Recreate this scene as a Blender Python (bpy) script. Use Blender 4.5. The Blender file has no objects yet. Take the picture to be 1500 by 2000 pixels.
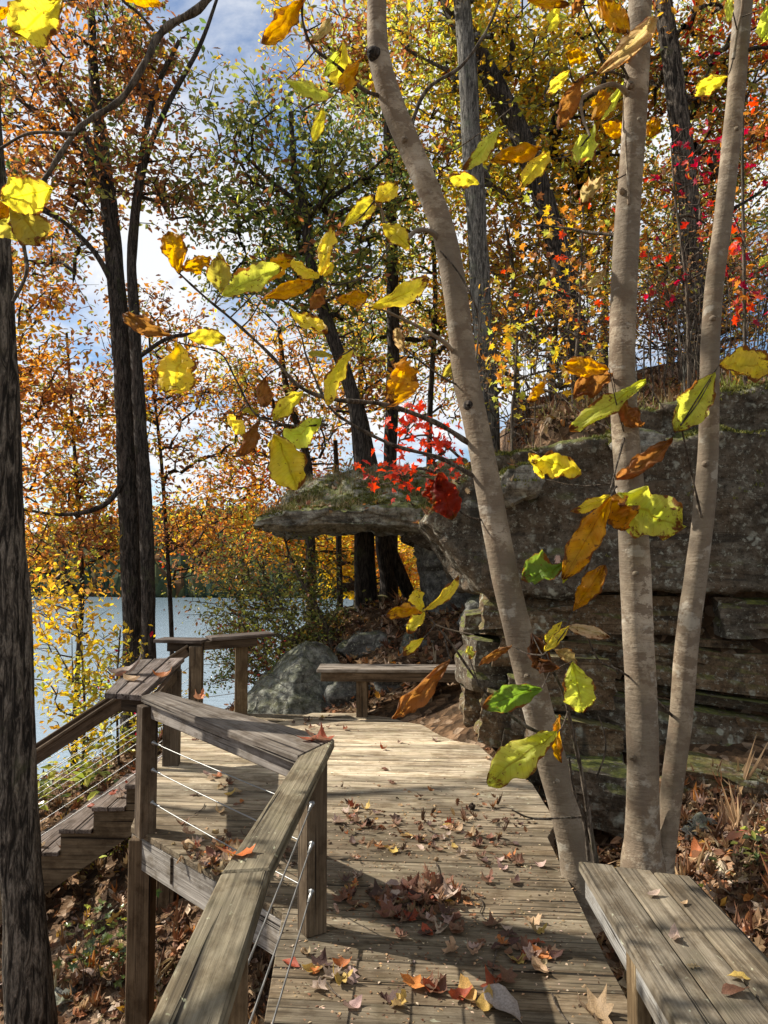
import bpy, bmesh, math, random
import numpy as np
from mathutils import Vector, Matrix, noise as mnoise

# ------------------------------------------------------------------ camera, sky, sun
SC = bpy.context.scene
CAM = Vector((0.0, 0.0, 1.62))
FPX = 1450.0
PITCH = math.atan(95.0 / FPX)
cam_data = bpy.data.cameras.new('camera')
cam_data.sensor_fit = 'VERTICAL'
cam_data.sensor_height = 24.0
cam_data.lens = FPX / 2000.0 * 24.0
cam_data.clip_start = 0.05
cam_data.clip_end = 5000.0
cam = bpy.data.objects.new('camera', cam_data)
SC.collection.objects.link(cam)
cam.location = CAM
cam.rotation_euler = (math.radians(90) + PITCH, 0, 0)
SC.camera = cam
SC.render.resolution_x, SC.render.resolution_y = 768, 1024

SUN_DIR = Vector((-0.865, 0.30, 0.80)).normalized()       # towards the sun
SUN_EL = math.asin(SUN_DIR.z)
SUN_ROT = math.atan2(SUN_DIR.x, SUN_DIR.y)

world = bpy.data.worlds.new('World')
SC.world = world
world.use_nodes = True
wt = world.node_tree
wt.nodes.clear()


def wn(t, **kw):
    n = wt.nodes.new(t)
    for k, v in kw.items():
        setattr(n, k, v)
    return n


sky = wn('ShaderNodeTexSky', sky_type='NISHITA', sun_disc=False)
sky.sun_elevation = SUN_EL
sky.sun_rotation = SUN_ROT
sky.air_density = 1.0
sky.dust_density = 0.2
sky.ozone_density = 3.0
tc = wn('ShaderNodeTexCoord')
sep = wn('ShaderNodeSeparateXYZ')
wt.links.new(tc.outputs['Generated'], sep.inputs[0])
zz = wn('ShaderNodeMath', operation='MAXIMUM')
zz.inputs[1].default_value = 0.0
wt.links.new(sep.outputs['Z'], zz.inputs[0])
za = wn('ShaderNodeMath', operation='ADD')
za.inputs[1].default_value = 0.22
wt.links.new(zz.outputs[0], za.inputs[0])
dx = wn('ShaderNodeMath', operation='DIVIDE')
wt.links.new(sep.outputs['X'], dx.inputs[0]); wt.links.new(za.outputs[0], dx.inputs[1])
dy = wn('ShaderNodeMath', operation='DIVIDE')
wt.links.new(sep.outputs['Y'], dy.inputs[0]); wt.links.new(za.outputs[0], dy.inputs[1])
comb = wn('ShaderNodeCombineXYZ')
wt.links.new(dx.outputs[0], comb.inputs[0]); wt.links.new(dy.outputs[0], comb.inputs[1])
comb.inputs[2].default_value = 5.2
nz = wn('ShaderNodeTexNoise')
nz.inputs['Scale'].default_value = 1.7
nz.inputs['Detail'].default_value = 8.0
nz.inputs['Roughness'].default_value = 0.62
nz.inputs['Distortion'].default_value = 0.4
wt.links.new(comb.outputs[0], nz.inputs['Vector'])
cr = wn('ShaderNodeValToRGB')
cr.color_ramp.elements[0].position = 0.39
cr.color_ramp.elements[1].position = 0.55
wt.links.new(nz.outputs['Fac'], cr.inputs[0])
mixc = wn('ShaderNodeMix', data_type='RGBA')
mixc.inputs[7].default_value = (9.6, 9.8, 10.1, 1)
wt.links.new(cr.outputs[0], mixc.inputs[0])
hsv = wn('ShaderNodeHueSaturation')
hsv.inputs['Saturation'].default_value = 1.0
hsv.inputs['Value'].default_value = 1.35
wt.links.new(sky.outputs[0], hsv.inputs['Color'])
wt.links.new(hsv.outputs[0], mixc.inputs[6])
bgn = wn('ShaderNodeBackground')
bgn.inputs['Strength'].default_value = 0.060
wt.links.new(mixc.outputs[2], bgn.inputs[0])
wo = wn('ShaderNodeOutputWorld')
wt.links.new(bgn.outputs[0], wo.inputs[0])

sun_data = bpy.data.lights.new('sun', 'SUN')
sun_data.energy = 5.0
sun_data.angle = math.radians(0.5)
sun_data.color = (1.0, 0.93, 0.82)
sun = bpy.data.objects.new('sun', sun_data)
SC.collection.objects.link(sun)
sun.rotation_euler = (-SUN_DIR).to_track_quat('-Z', 'Y').to_euler()
sun.location = SUN_DIR * 60

vs = SC.view_settings
vs.view_transform = 'Standard'
vs.look = 'None'
vs.exposure = 0.78
vs.gamma = 1.0
vs.use_curve_mapping = False
SC.render.engine = 'CYCLES'
SC.cycles.max_bounces = 7
SC.cycles.diffuse_bounces = 3
SC.cycles.glossy_bounces = 2
SC.cycles.transmission_bounces = 4
SC.cycles.transparent_max_bounces = 4
SC.cycles.use_denoising = True
SC.cycles.sample_clamp_indirect = 4.0

random.seed(11)
NP = np.random.default_rng(11)

# ------------------------------------------------------------------ placement helpers
_cp, _sp = math.cos(PITCH), math.sin(PITCH)


def ray(u, v):
    a = (u - 750.0) / FPX
    b = -(v - 1000.0) / FPX
    return Vector((a, _cp - b * _sp, _sp + b * _cp))


def P(u, v, d):
    """point at world distance y = d seen at (u, v) of the reference"""
    r = ray(u, v)
    return CAM + r * (d / r.y)


def G(u, v, z=0.0):
    r = ray(u, v)
    return CAM + r * ((z - CAM.z) / r.z)


def sstep(a, b, x):
    t = min(1.0, max(0.0, (x - a) / (b - a)))
    return t * t * (3 - 2 * t)


# ------------------------------------------------------------------ object helpers
COL = SC.collection


def link(o, parent=None):
    COL.objects.link(o)
    if parent is not None:
        o.parent = parent
    return o


def tag(o, label=None, cat=None, group=None, kind=None):
    if label: o['label'] = label
    if cat: o['category'] = cat
    if group: o['group'] = group
    if kind: o['kind'] = kind
    return o


def empty(name, loc, label=None, cat=None, group=None):
    o = bpy.data.objects.new(name, None)
    o.empty_display_size = 0.1
    o.location = loc
    link(o)
    return tag(o, label, cat, group)


def mesh_np(name, verts, faces, smooth=True, tint=None, uv=None):
    """verts (N,3), faces (M,k) all the same k or list of such arrays"""
    if not isinstance(faces, (list, tuple)):
        faces = [faces]
    faces = [np.asarray(f, dtype=np.int32) for f in faces if len(f)]
    me = bpy.data.meshes.new(name)
    verts = np.asarray(verts, dtype=np.float32)
    me.vertices.add(len(verts))
    me.vertices.foreach_set('co', verts.ravel())
    loops = np.concatenate([f.ravel() for f in faces])
    tot = np.concatenate([np.full(len(f), f.shape[1], dtype=np.int32) for f in faces])
    start = np.concatenate([[0], np.cumsum(tot)[:-1]]).astype(np.int32)
    me.loops.add(len(loops))
    me.loops.foreach_set('vertex_index', loops)
    me.polygons.add(len(tot))
    me.polygons.foreach_set('loop_start', start)
    me.polygons.foreach_set('loop_total', tot)
    me.polygons.foreach_set('use_smooth', np.full(len(tot), smooth, dtype=bool))
    if uv is not None:
        l = me.uv_layers.new(name='UVMap')
        l.data.foreach_set('uv', np.asarray(uv, dtype=np.float32)[loops].ravel())
    if tint is not None:
        at = me.attributes.new('tint', 'FLOAT_COLOR', 'FACE')
        at.data.foreach_set('color', np.asarray(tint, dtype=np.float32).ravel())
    me.update(calc_edges=True)
    return me


def obj_mesh(name, me, mat, parent=None, loc=None):
    o = bpy.data.objects.new(name, me)
    if mat is not None and not me.materials:
        me.materials.append(mat)
    if loc is not None:
        o.location = loc
    return link(o, parent)


def rebase(me, origin):
    """shift mesh so that origin becomes (0,0,0)"""
    me.transform(Matrix.Translation(-Vector(origin)))
    return me


def put(name, me, mat, parent=None, origin=None):
    """mesh in world coordinates -> object; a child of an unrotated empty keeps the world place"""
    if parent is not None:
        rebase(me, parent.location)
        return obj_mesh(name, me, mat, parent)
    if origin is None:
        origin = Vector((0, 0, 0))
    rebase(me, origin)
    return obj_mesh(name, me, mat, None, origin)


# ------------------------------------------------------------------ materials
def new_mat(name):
    m = bpy.data.materials.new(name)
    m.use_nodes = True
    nt = m.node_tree
    nt.nodes.clear()
    return m, nt


class NB:
    def __init__(s, nt): s.nt = nt
    def n(s, t, **kw):
        x = s.nt.nodes.new(t)
        for k, v in kw.items(): setattr(x, k, v)
        return x
    def l(s, a, b): s.nt.links.new(a, b)
    def noise(s, vec, scale, detail=4, rough=0.55, dist=0.0):
        x = s.n('ShaderNodeTexNoise')
        x.inputs['Scale'].default_value = scale
        x.inputs['Detail'].default_value = detail
        x.inputs['Roughness'].default_value = rough
        x.inputs['Distortion'].default_value = dist
        if vec is not None: s.l(vec, x.inputs['Vector'])
        return x.outputs['Fac']
    def voro(s, vec, scale, feature='F1', out='Distance'):
        x = s.n('ShaderNodeTexVoronoi', feature=feature)
        x.inputs['Scale'].default_value = scale
        if vec is not None: s.l(vec, x.inputs['Vector'])
        return x.outputs[out]
    def ramp(s, fac, stops):
        x = s.n('ShaderNodeValToRGB')
        e = x.color_ramp.elements
        while len(e) < len(stops): e.new(0.5)
        for i, (p, c) in enumerate(stops):
            e[i].position = p
            e[i].color = (c, c, c, 1) if isinstance(c, (int, float)) else (c[0], c[1], c[2], 1)
        s.l(fac, x.inputs[0])
        return x.outputs[0]
    def mix(s, fac, a, b, mode='MIX'):
        x = s.n('ShaderNodeMix', data_type='RGBA', blend_type=mode)
        for i, sock, v in ((0, x.inputs[0], fac), (6, x.inputs[6], a), (7, x.inputs[7], b)):
            if isinstance(v, (int, float)): sock.default_value = v if i == 0 else (v, v, v, 1)
            elif isinstance(v, tuple): sock.default_value = (v[0], v[1], v[2], 1)
            else: s.l(v, sock)
        return x.outputs[2]
    def math(s, op, a, b=None, clamp=False):
        x = s.n('ShaderNodeMath', operation=op, use_clamp=clamp)
        for sock, v in ((x.inputs[0], a), (x.inputs[1], b)):
            if v is None: continue
            if isinstance(v, (int, float)): sock.default_value = v
            else: s.l(v, sock)
        return x.outputs[0]
    def mapping(s, vec, scale=(1, 1, 1), loc=(0, 0, 0)):
        x = s.n('ShaderNodeMapping')
        x.inputs['Scale'].default_value = scale
        x.inputs['Location'].default_value = loc
        s.l(vec, x.inputs['Vector'])
        return x.outputs[0]
    def bump(s, h, strength, dist=0.01, nrm=None):
        x = s.n('ShaderNodeBump')
        x.inputs['Strength'].default_value = strength
        x.inputs['Distance'].default_value = dist
        s.l(h, x.inputs['Height'])
        if nrm is not None: s.l(nrm, x.inputs['Normal'])
        return x.outputs[0]
    def bsdf(s, col, rough=0.8, nrm=None, spec=0.3):
        x = s.n('ShaderNodeBsdfPrincipled')
        if isinstance(col, tuple): x.inputs['Base Color'].default_value = (*col, 1)
        else: s.l(col, x.inputs['Base Color'])
        if isinstance(rough, (int, float)): x.inputs['Roughness'].default_value = rough
        else: s.l(rough, x.inputs['Roughness'])
        x.inputs['Specular IOR Level'].default_value = spec
        if nrm is not None: s.l(nrm, x.inputs['Normal'])
        return x
    def out(s, sh):
        o = s.n('ShaderNodeOutputMaterial')
        s.l(sh, o.inputs['Surface'])


def offset_by_random(b, vec):
    oi = b.n('ShaderNodeObjectInfo')
    sc = b.n('ShaderNodeVectorMath', operation='SCALE')
    cb = b.n('ShaderNodeCombineXYZ')
    for i in range(3): b.l(oi.outputs['Random'], cb.inputs[i])
    b.l(cb.outputs[0], sc.inputs[0]); sc.inputs['Scale'].default_value = 37.0
    ad = b.n('ShaderNodeVectorMath', operation='ADD')
    b.l(vec, ad.inputs[0]); b.l(sc.outputs[0], ad.inputs[1])
    return ad.outputs[0], oi


def mat_wood(name, dark, mid, light, grain=1.0, moss=0.0, lichen=0.0, rough=0.85):
    """weathered timber, grain along the object's own X"""
    m, nt = new_mat(name); b = NB(nt)
    t = b.n('ShaderNodeTexCoord')
    v, oi = offset_by_random(b, t.outputs['Object'])
    g1 = b.noise(b.mapping(v, (1.3, 34, 34)), 1.0, 7, 0.62, 0.6)
    g2 = b.noise(b.mapping(v, (3.0, 130, 130)), 1.0, 3, 0.5)
    blot = b.noise(b.mapping(v, (1.6, 4, 4)), 1.0, 4, 0.6)
    col = b.ramp(g1, [(0.28, dark), (0.5, mid), (0.72, light)])
    col = b.mix(0.45, col, b.ramp(g2, [(0.3, dark), (0.65, light)]))
    col = b.mix(b.ramp(blot, [(0.35, 0.55), (0.62, 0.0)]), col, tuple(c * 0.55 for c in dark))
    crack = b.ramp(b.noise(b.mapping(v, (0.9, 60, 60)), 1.0, 2, 0.4), [(0.30, 1.0), (0.36, 0.0)])
    col = b.mix(crack, col, tuple(c * 0.25 for c in dark))
    if moss:
        ms = b.ramp(b.noise(v, 9.0, 6, 0.65), [(0.5, 0.0), (0.66, moss)])
        col = b.mix(ms, col, (0.095, 0.09, 0.045))
    if lichen:
        ls = b.ramp(b.noise(b.mapping(v, (26, 60, 60)), 1.0, 2, 0.5, 0.8), [(0.66, 0.0), (0.70, lichen)])
        gate = b.ramp(b.noise(v, 3.0, 3), [(0.50, 0.0), (0.60, 1.0)])
        ls = b.math('MULTIPLY', ls, gate)
        col = b.mix(ls, col, (0.52, 0.55, 0.42))
    # per object colour
    col = b.mix(1.0, col, oi.outputs['Color'], 'MULTIPLY')
    h = b.math('ADD', b.math('MULTIPLY', g1, 0.7), b.math('MULTIPLY', g2, 0.4))
    h = b.math('SUBTRACT', h, b.math('MULTIPLY', crack, 0.9))
    grime = b.noise(b.mapping(v, (5, 9, 9), (7, 3, 1)), 1.0, 6, 0.7)
    col = b.mix(b.ramp(grime, [(0.47, 0.0), (0.60, 0.72)]), col, b.mix(1.0, col, (0.42, 0.36, 0.28), 'MULTIPLY'))
    s = b.bsdf(col, rough, b.bump(h, 0.9, 0.007), 0.22)
    b.out(s.outputs[0])
    return m


M = {}
M['deck'] = mat_wood('deck_timber', (0.048, 0.037, 0.024), (0.155, 0.124, 0.085), (0.30, 0.252, 0.182), moss=0.22, lichen=0.4)
M['wood'] = mat_wood('rail_timber', (0.045, 0.037, 0.026), (0.17, 0.143, 0.105), (0.34, 0.295, 0.225), moss=0.2, lichen=0.7)
M['wood_brown'] = mat_wood('post_timber', (0.05, 0.034, 0.021), (0.125, 0.093, 0.063), (0.21, 0.165, 0.115))
M['wood_grey'] = mat_wood('fascia_timber', (0.10, 0.088, 0.075), (0.26, 0.24, 0.215), (0.42, 0.40, 0.365))
M['wood_red'] = mat_wood('shelf_timber', (0.045, 0.032, 0.026), (0.13, 0.10, 0.083), (0.30, 0.265, 0.235))


def mat_steel():
    m, nt = new_mat('steel_cable'); b = NB(nt)
    t = b.n('ShaderNodeTexCoord')
    w = b.n('ShaderNodeTexWave'); w.inputs['Scale'].default_value = 60
    b.l(t.outputs['Object'], w.inputs['Vector'])
    s = b.bsdf((0.30, 0.30, 0.29), 0.42, b.bump(w.outputs['Fac'], 0.3, 0.002), 0.5)
    s.inputs['Metallic'].default_value = 0.85
    b.out(s.outputs[0]); return m


M['steel'] = mat_steel()


def mat_bark(name, kind):
    m, nt = new_mat(name); b = NB(nt)
    t = b.n('ShaderNodeTexCoord')
    v, oi = offset_by_random(b, t.outputs['Object'])
    if kind == 'smooth':
        base = b.noise(v, 3.5, 5, 0.6)
        col = b.ramp(base, [(0.34, (0.15, 0.115, 0.075)), (0.5, (0.28, 0.222, 0.152)), (0.66, (0.43, 0.36, 0.27))])
        ring = b.noise(b.mapping(v, (2.5, 2.5, 9)), 1.0, 4, 0.6, 1.2)
        col = b.mix(b.ramp(ring, [(0.54, 0.0), (0.64, 0.45)]), col, (0.25, 0.185, 0.12))
        patch = b.noise(b.mapping(v, (7, 7, 12)), 1.0, 7, 0.7)
        col = b.mix(b.ramp(patch, [(0.49, 0.0), (0.53, 0.8)]), col, (0.15, 0.105, 0.068))
        big = b.noise(b.mapping(v, (2, 2, 1.1), (3, 8, 1)), 1.0, 4, 0.6)
        col = b.mix(b.ramp(big, [(0.42, 0.0), (0.56, 0.75)]), col, (0.16, 0.13, 0.095))
        lent = b.noise(b.mapping(v, (9, 9, 70)), 1.0, 3, 0.6)
        col = b.mix(b.ramp(lent, [(0.60, 0.0), (0.68, 0.6)]), col, (0.13, 0.095, 0.065))
        speck = b.noise(v, 90, 3, 0.6)
        col = b.mix(b.ramp(speck, [(0.56, 0.0), (0.66, 0.5)]), col, (0.17, 0.12, 0.08))
        pale = b.noise(b.mapping(v, (5, 5, 7), (4, 1, 9)), 1.0, 5, 0.65)
        col = b.mix(b.ramp(pale, [(0.58, 0.0), (0.64, 0.4)]), col, (0.50, 0.47, 0.39))
        h = b.math('ADD', b.math('MULTIPLY', ring, 0.8), b.math('ADD', b.math('MULTIPLY', b.noise(v, 60, 4), 0.6), b.math('MULTIPLY', lent, -0.6)))
        s = b.bsdf(col, 0.85, b.bump(h, 0.5, 0.012), 0.2)
    else:
        dk, md, lt = {'furrow': ((0.018, 0.015, 0.012), (0.09, 0.074, 0.058), (0.23, 0.195, 0.155)),
                      'dark': ((0.018, 0.016, 0.014), (0.06, 0.05, 0.042), (0.12, 0.10, 0.085)),
                      'grey': ((0.05, 0.048, 0.042), (0.16, 0.15, 0.13), (0.28, 0.265, 0.23)),
                      'twig': ((0.05, 0.04, 0.03), (0.13, 0.10, 0.075), (0.24, 0.20, 0.155))}[kind]
        fur = b.noise(b.mapping(v, (30, 30, 4.5)), 1.0, 6, 0.65, 1.2)
        fine = b.noise(b.mapping(v, (110, 110, 40)), 1.0, 4, 0.6)
        col = b.ramp(fur, [(0.42, dk), (0.5, md), (0.60, lt)])
        col = b.mix(b.ramp(fine, [(0.4, 0.5), (0.6, 0.0)]), col, dk)
        moss = b.ramp(b.noise(v, 2.4, 5, 0.7), [(0.58, 0.0), (0.68, 0.5)])
        col = b.mix(moss, col, (0.09, 0.10, 0.045) if kind != 'grey' else (0.2, 0.22, 0.16))
        h = b.math('ADD', b.math('MULTIPLY', fur, 1.2), b.math('MULTIPLY', fine, 0.35))
        s = b.bsdf(col, 0.9, b.bump(h, 1.0, 0.03), 0.15)
    b.out(s.outputs[0]); return m


for k in ('smooth', 'furrow', 'dark', 'grey', 'twig'):
    M['bark_' + k] = mat_bark('bark_' + k, k)


def leaf_shader(b, col, trans, rough=0.5, nrm=None):
    s = b.bsdf(col, rough, nrm, 0.35)
    tr = b.n('ShaderNodeBsdfTranslucent')
    if nrm is not None: b.l(nrm, tr.inputs['Normal'])
    hs = b.n('ShaderNodeHueSaturation'); hs.inputs['Saturation'].default_value = 1.06; hs.inputs['Value'].default_value = 1.4
    b.l(col, hs.inputs['Color']); b.l(hs.outputs[0], tr.inputs['Color'])
    mx = b.n('ShaderNodeMixShader'); mx.inputs[0].default_value = trans
    b.l(s.outputs[0], mx.inputs[1]); b.l(tr.outputs[0], mx.inputs[2])
    return mx.outputs[0]


def mat_foliage(name, trans=0.45, rough=0.5):
    m, nt = new_mat(name); b = NB(nt)
    a = b.n('ShaderNodeAttribute', attribute_name='tint')
    t = b.n('ShaderNodeTexCoord')
    col = b.mix(b.ramp(b.noise(t.outputs['Object'], 14, 3), [(0.4, 0.0), (0.7, 0.35)]), a.outputs['Color'], (0.12, 0.05, 0.015))
    b.out(leaf_shader(b, col, trans, rough)); return m


M['foliage'] = mat_foliage('tree_foliage', 0.62)
M['foliage_gloss'] = mat_foliage('shrub_foliage', 0.25, 0.28)
M['litter'] = mat_foliage('litter_leaves', 0.15, 0.75)


def mat_bigleaf():
    m, nt = new_mat('magnolia_leaf'); b = NB(nt)
    uvn = b.n('ShaderNodeUVMap')
    t = b.n('ShaderNodeTexCoord')
    v, oi = offset_by_random(b, t.outputs['Object'])
    sp = b.n('ShaderNodeSeparateXYZ'); b.l(uvn.outputs[0], sp.inputs[0])
    absT = b.math('ABSOLUTE', sp.outputs['Y'])
    vein = b.math('SUBTRACT', sp.outputs['X'], b.math('MULTIPLY', absT, 0.12))
    vw = b.math('SINE', b.math('MULTIPLY', vein, 88.0))
    rib = b.ramp(absT, [(0.02, 1.0), (0.06, 0.0)])
    veins = b.ramp(vw, [(0.90, 0.0), (0.995, 0.55)])
    vall = b.math('MAXIMUM', veins, rib)
    col = oi.outputs['Color']
    mot = b.noise(v, 9, 5, 0.6)
    rim_ = b.ramp(absT, [(0.0, 0.5), (0.7, 0.0)])
    col = b.mix(rim_, col, b.mix(1.0, col, (0.72, 0.92, 0.7), 'MULTIPLY'))
    col = b.mix(b.ramp(mot, [(0.4, 0.0), (0.68, 0.6)]), col, b.mix(1.0, col, (0.78, 0.86, 0.6), 'MULTIPLY'))
    col = b.mix(b.math('MULTIPLY', vall, 0.65), col, b.mix(1.0, col, (0.75, 0.55, 0.35), 'MULTIPLY'))
    # brown dying margin and spots
    edge = b.math('MAXIMUM', absT, b.math('MULTIPLY', sp.outputs['X'], 0.98))
    e2 = b.math('ADD', b.math('MULTIPLY', edge, 0.62), b.math('MULTIPLY', b.noise(v, 12, 5, 0.7), 0.8))
    brown = b.ramp(e2, [(0.93, 0.0), (0.99, 1.0)])
    spots = b.ramp(b.noise(v, 38, 4, 0.6), [(0.63, 0.0), (0.67, 0.85)])
    col = b.mix(b.math('MAXIMUM', brown, spots), col, (0.19, 0.075, 0.02))
    bm = b.bump(b.math('MULTIPLY', vall, -1.0), 0.5, 0.004)
    b.out(leaf_shader(b, col, 0.62, 0.6, bm)); return m


M['bigleaf'] = mat_bigleaf()


def mat_fallen():
    m, nt = new_mat('fallen_leaf'); b = NB(nt)
    t = b.n('ShaderNodeTexCoord')
    v, oi = offset_by_random(b, t.outputs['Object'])
    n = b.noise(v, 30, 4, 0.6)
    col = b.mix(b.ramp(n, [(0.35, 0.65), (0.65, 0.0)]), oi.outputs['Color'], b.mix(1.0, oi.outputs['Color'], 0.4, 'MULTIPLY'))
    geo = b.n('ShaderNodeNewGeometry')
    col = b.mix(b.math('MULTIPLY', geo.outputs['Backfacing'], 0.45), col, (0.45, 0.33, 0.24))
    b.out(leaf_shader(b, col, 0.22, 0.6, b.bump(n, 0.5, 0.004))); return m


M['fallen'] = mat_fallen()


def mat_rock(name, strata=1.0, base=((0.075, 0.068, 0.055), (0.21, 0.195, 0.165), (0.36, 0.34, 0.29)), moss=0.8, brown=0.4):
    m, nt = new_mat(name); b = NB(nt)
    t = b.n('ShaderNodeTexCoord'); geo = b.n('ShaderNodeNewGeometry')
    v = t.outputs['Object']
    n1 = b.noise(v, 1.6, 8, 0.65)
    n2 = b.noise(v, 9.0, 8, 0.7)
    lay = b.noise(b.mapping(v, (0.7, 0.7, 9 * strata)), 1.0, 6, 0.65, 0.8)
    col = b.ramp(n2, [(0.33, base[0]), (0.5, base[1]), (0.7, base[2])])
    col = b.mix(b.ramp(n1, [(0.42, 0.0), (0.62, brown)]), col, (0.17, 0.105, 0.055))
    col = b.mix(b.ramp(lay, [(0.36, 0.75), (0.46, 0.0)]), col, (0.035, 0.03, 0.024))
    fines = b.noise(v, 34.0, 6, 0.75)
    col = b.mix(b.ramp(fines, [(0.38, 0.6), (0.50, 0.0)]), col, tuple(c * 0.5 for c in base[0]))
    col = b.mix(b.ramp(b.noise(b.mapping(v, (1, 1, 1), (5, 5, 5)), 21.0, 6, 0.75), [(0.56, 0.0), (0.62, 0.7)]), col, (0.36, 0.36, 0.29))
    cw = b.noise(v, 2.5, 3)
    cz = b.n('ShaderNodeSeparateXYZ'); b.l(v, cz.inputs[0])
    # pale lichen blotches
    lw = b.n('ShaderNodeVectorMath', operation='ADD')
    nv = b.n('ShaderNodeTexNoise'); nv.inputs['Scale'].default_value = 11; b.l(v, nv.inputs['Vector'])
    b.l(v, lw.inputs[0])
    sc = b.n('ShaderNodeVectorMath', operation='SCALE'); sc.inputs['Scale'].default_value = 0.14
    b.l(nv.outputs['Color'], sc.inputs[0]); b.l(sc.outputs[0], lw.inputs[1])
    lich = b.ramp(b.voro(lw.outputs[0], 8.5), [(0.22, 1.0), (0.34, 0.0)])
    gate = b.ramp(b.noise(v, 2.3, 5, 0.7), [(0.50, 0.0), (0.62, 0.6)])
    col = b.mix(b.math('MULTIPLY', lich, gate), col, (0.50, 0.52, 0.43))
    stain = b.ramp(b.noise(b.mapping(v, (4, 4, 0.8)), 1.0, 6, 0.7), [(0.56, 0.0), (0.66, 0.75)])
    col = b.mix(stain, col, (0.028, 0.027, 0.022))
    if moss:
        sp = b.n('ShaderNodeSeparateXYZ'); b.l(geo.outputs['Normal'], sp.inputs[0])
        up = b.ramp(sp.outputs['Z'], [(0.35, 0.0), (0.75, 1.0)])
        mg = b.ramp(b.noise(v, 4.2, 6, 0.7), [(0.42, 0.0), (0.52, moss)])
        mcol = b.ramp(b.noise(v, 25, 4), [(0.35, (0.045, 0.055, 0.012)), (0.6, (0.15, 0.165, 0.03)), (0.75, (0.26, 0.24, 0.05))])
        col = b.mix(b.math('MULTIPLY', up, mg), col, mcol)
    h = b.math('ADD', b.math('MULTIPLY', n2, 0.7), b.math('MULTIPLY', b.noise(v, 40, 5, 0.7), 0.25))
    h = b.math('ADD', h, b.math('MULTIPLY', lay, 0.8))
    s = b.bsdf(col, 0.92, b.bump(h, 0.9, 0.05), 0.2)
    b.out(s.outputs[0]); return m


M['rock'] = mat_rock('sandstone_lichen', 1.0, ((0.03, 0.024, 0.017), (0.10, 0.084, 0.062), (0.20, 0.175, 0.135)))
M['boulder_sunlit'] = mat_rock('boulder_sunlit', 0.7, ((0.05, 0.05, 0.043), (0.19, 0.195, 0.17), (0.40, 0.41, 0.36)), 0.3, 0.1)  # boulder stone lightened, sun on its left face put into the colour
M['rock_sunlit_lichen'] = mat_rock('sandstone_sunlit_lichen', 1.0, ((0.08, 0.07, 0.055), (0.26, 0.245, 0.20), (0.46, 0.44, 0.37)), 0.8, 0.2)  # white lichen, plus sunlight on the slab tip put into the colour
M['rock_low'] = mat_rock('sandstone_bedded', 1.6, ((0.032, 0.022, 0.013), (0.14, 0.096, 0.056), (0.28, 0.205, 0.125)), 0.5, 0.75)
M['boulder'] = mat_rock('boulder_stone', 0.7, ((0.05, 0.05, 0.046), (0.15, 0.15, 0.138), (0.30, 0.30, 0.275)), 0.4, 0.1)


def mat_ground():
    m, nt = new_mat('forest_floor'); b = NB(nt)
    t = b.n('ShaderNodeTexCoord'); v = t.outputs['Object']
    c = b.n('ShaderNodeTexVoronoi'); c.inputs['Scale'].default_value = 13
    b.l(v, c.inputs['Vector'])
    sp = b.n('ShaderNodeSeparateColor'); b.l(c.outputs['Color'], sp.inputs[0])
    col = b.ramp(sp.outputs[0], [(0.1, (0.05, 0.03, 0.018)), (0.45, (0.13, 0.075, 0.04)), (0.75, (0.22, 0.13, 0.07)), (0.95, (0.34, 0.24, 0.16))])
    col = b.mix(b.ramp(b.noise(v, 3.0, 6, 0.7), [(0.4, 0.7), (0.6, 0.0)]), col, (0.035, 0.024, 0.014))
    h = b.math('ADD', c.outputs['Distance'], b.noise(v, 20, 4))
    s = b.bsdf(col, 0.95, b.bump(h, 0.9, 0.04), 0.1)
    b.out(s.outputs[0]); return m


M['ground'] = mat_ground()


def mat_water():
    m, nt = new_mat('lake_water'); b = NB(nt)
    t = b.n('ShaderNodeTexCoord'); v = t.outputs['Object']
    h = b.math('ADD', b.noise(b.mapping(v, (1.4, 3.2, 1)), 1.0, 5, 0.6), b.math('MULTIPLY', b.noise(v, 0.25, 3), 1.2))
    s = b.bsdf((0.20, 0.27, 0.32), 0.12, b.bump(h, 0.16, 0.3), 0.9)
    b.out(s.outputs[0]); return m


M['water'] = mat_water()


def mat_hill():
    m, nt = new_mat('far_forest'); b = NB(nt)
    a = b.n('ShaderNodeAttribute', attribute_name='tint')
    t = b.n('ShaderNodeTexCoord')
    n = b.noise(t.outputs['Object'], 0.9, 6, 0.7)
    col = b.mix(b.ramp(n, [(0.4, 0.6), (0.62, 0.0)]), a.outputs['Color'], (0.02, 0.03, 0.025))
    s = b.bsdf(col, 0.95, None, 0.05)
    b.out(s.outputs[0]); return m


M['far'] = mat_hill()


def mat_plain(name, col, rough=0.8, spec=0.2):
    m, nt = new_mat(name); b = NB(nt)
    t = b.n('ShaderNodeTexCoord')
    n = b.noise(t.outputs['Object'], 40, 4)
    c = b.mix(b.ramp(n, [(0.35, 0.5), (0.65, 0.0)]), col, tuple(x * 0.45 for x in col))
    s = b.bsdf(c, rough, b.bump(n, 0.5, 0.004), spec)
    b.out(s.outputs[0]); return m


M['gumball'] = mat_plain('gumball', (0.035, 0.022, 0.014))
M['acorn'] = mat_plain('acorn', (0.22, 0.14, 0.07), 0.45)
M['hillbase'] = mat_plain('far_hill_soil', (0.04, 0.045, 0.03))

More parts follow.
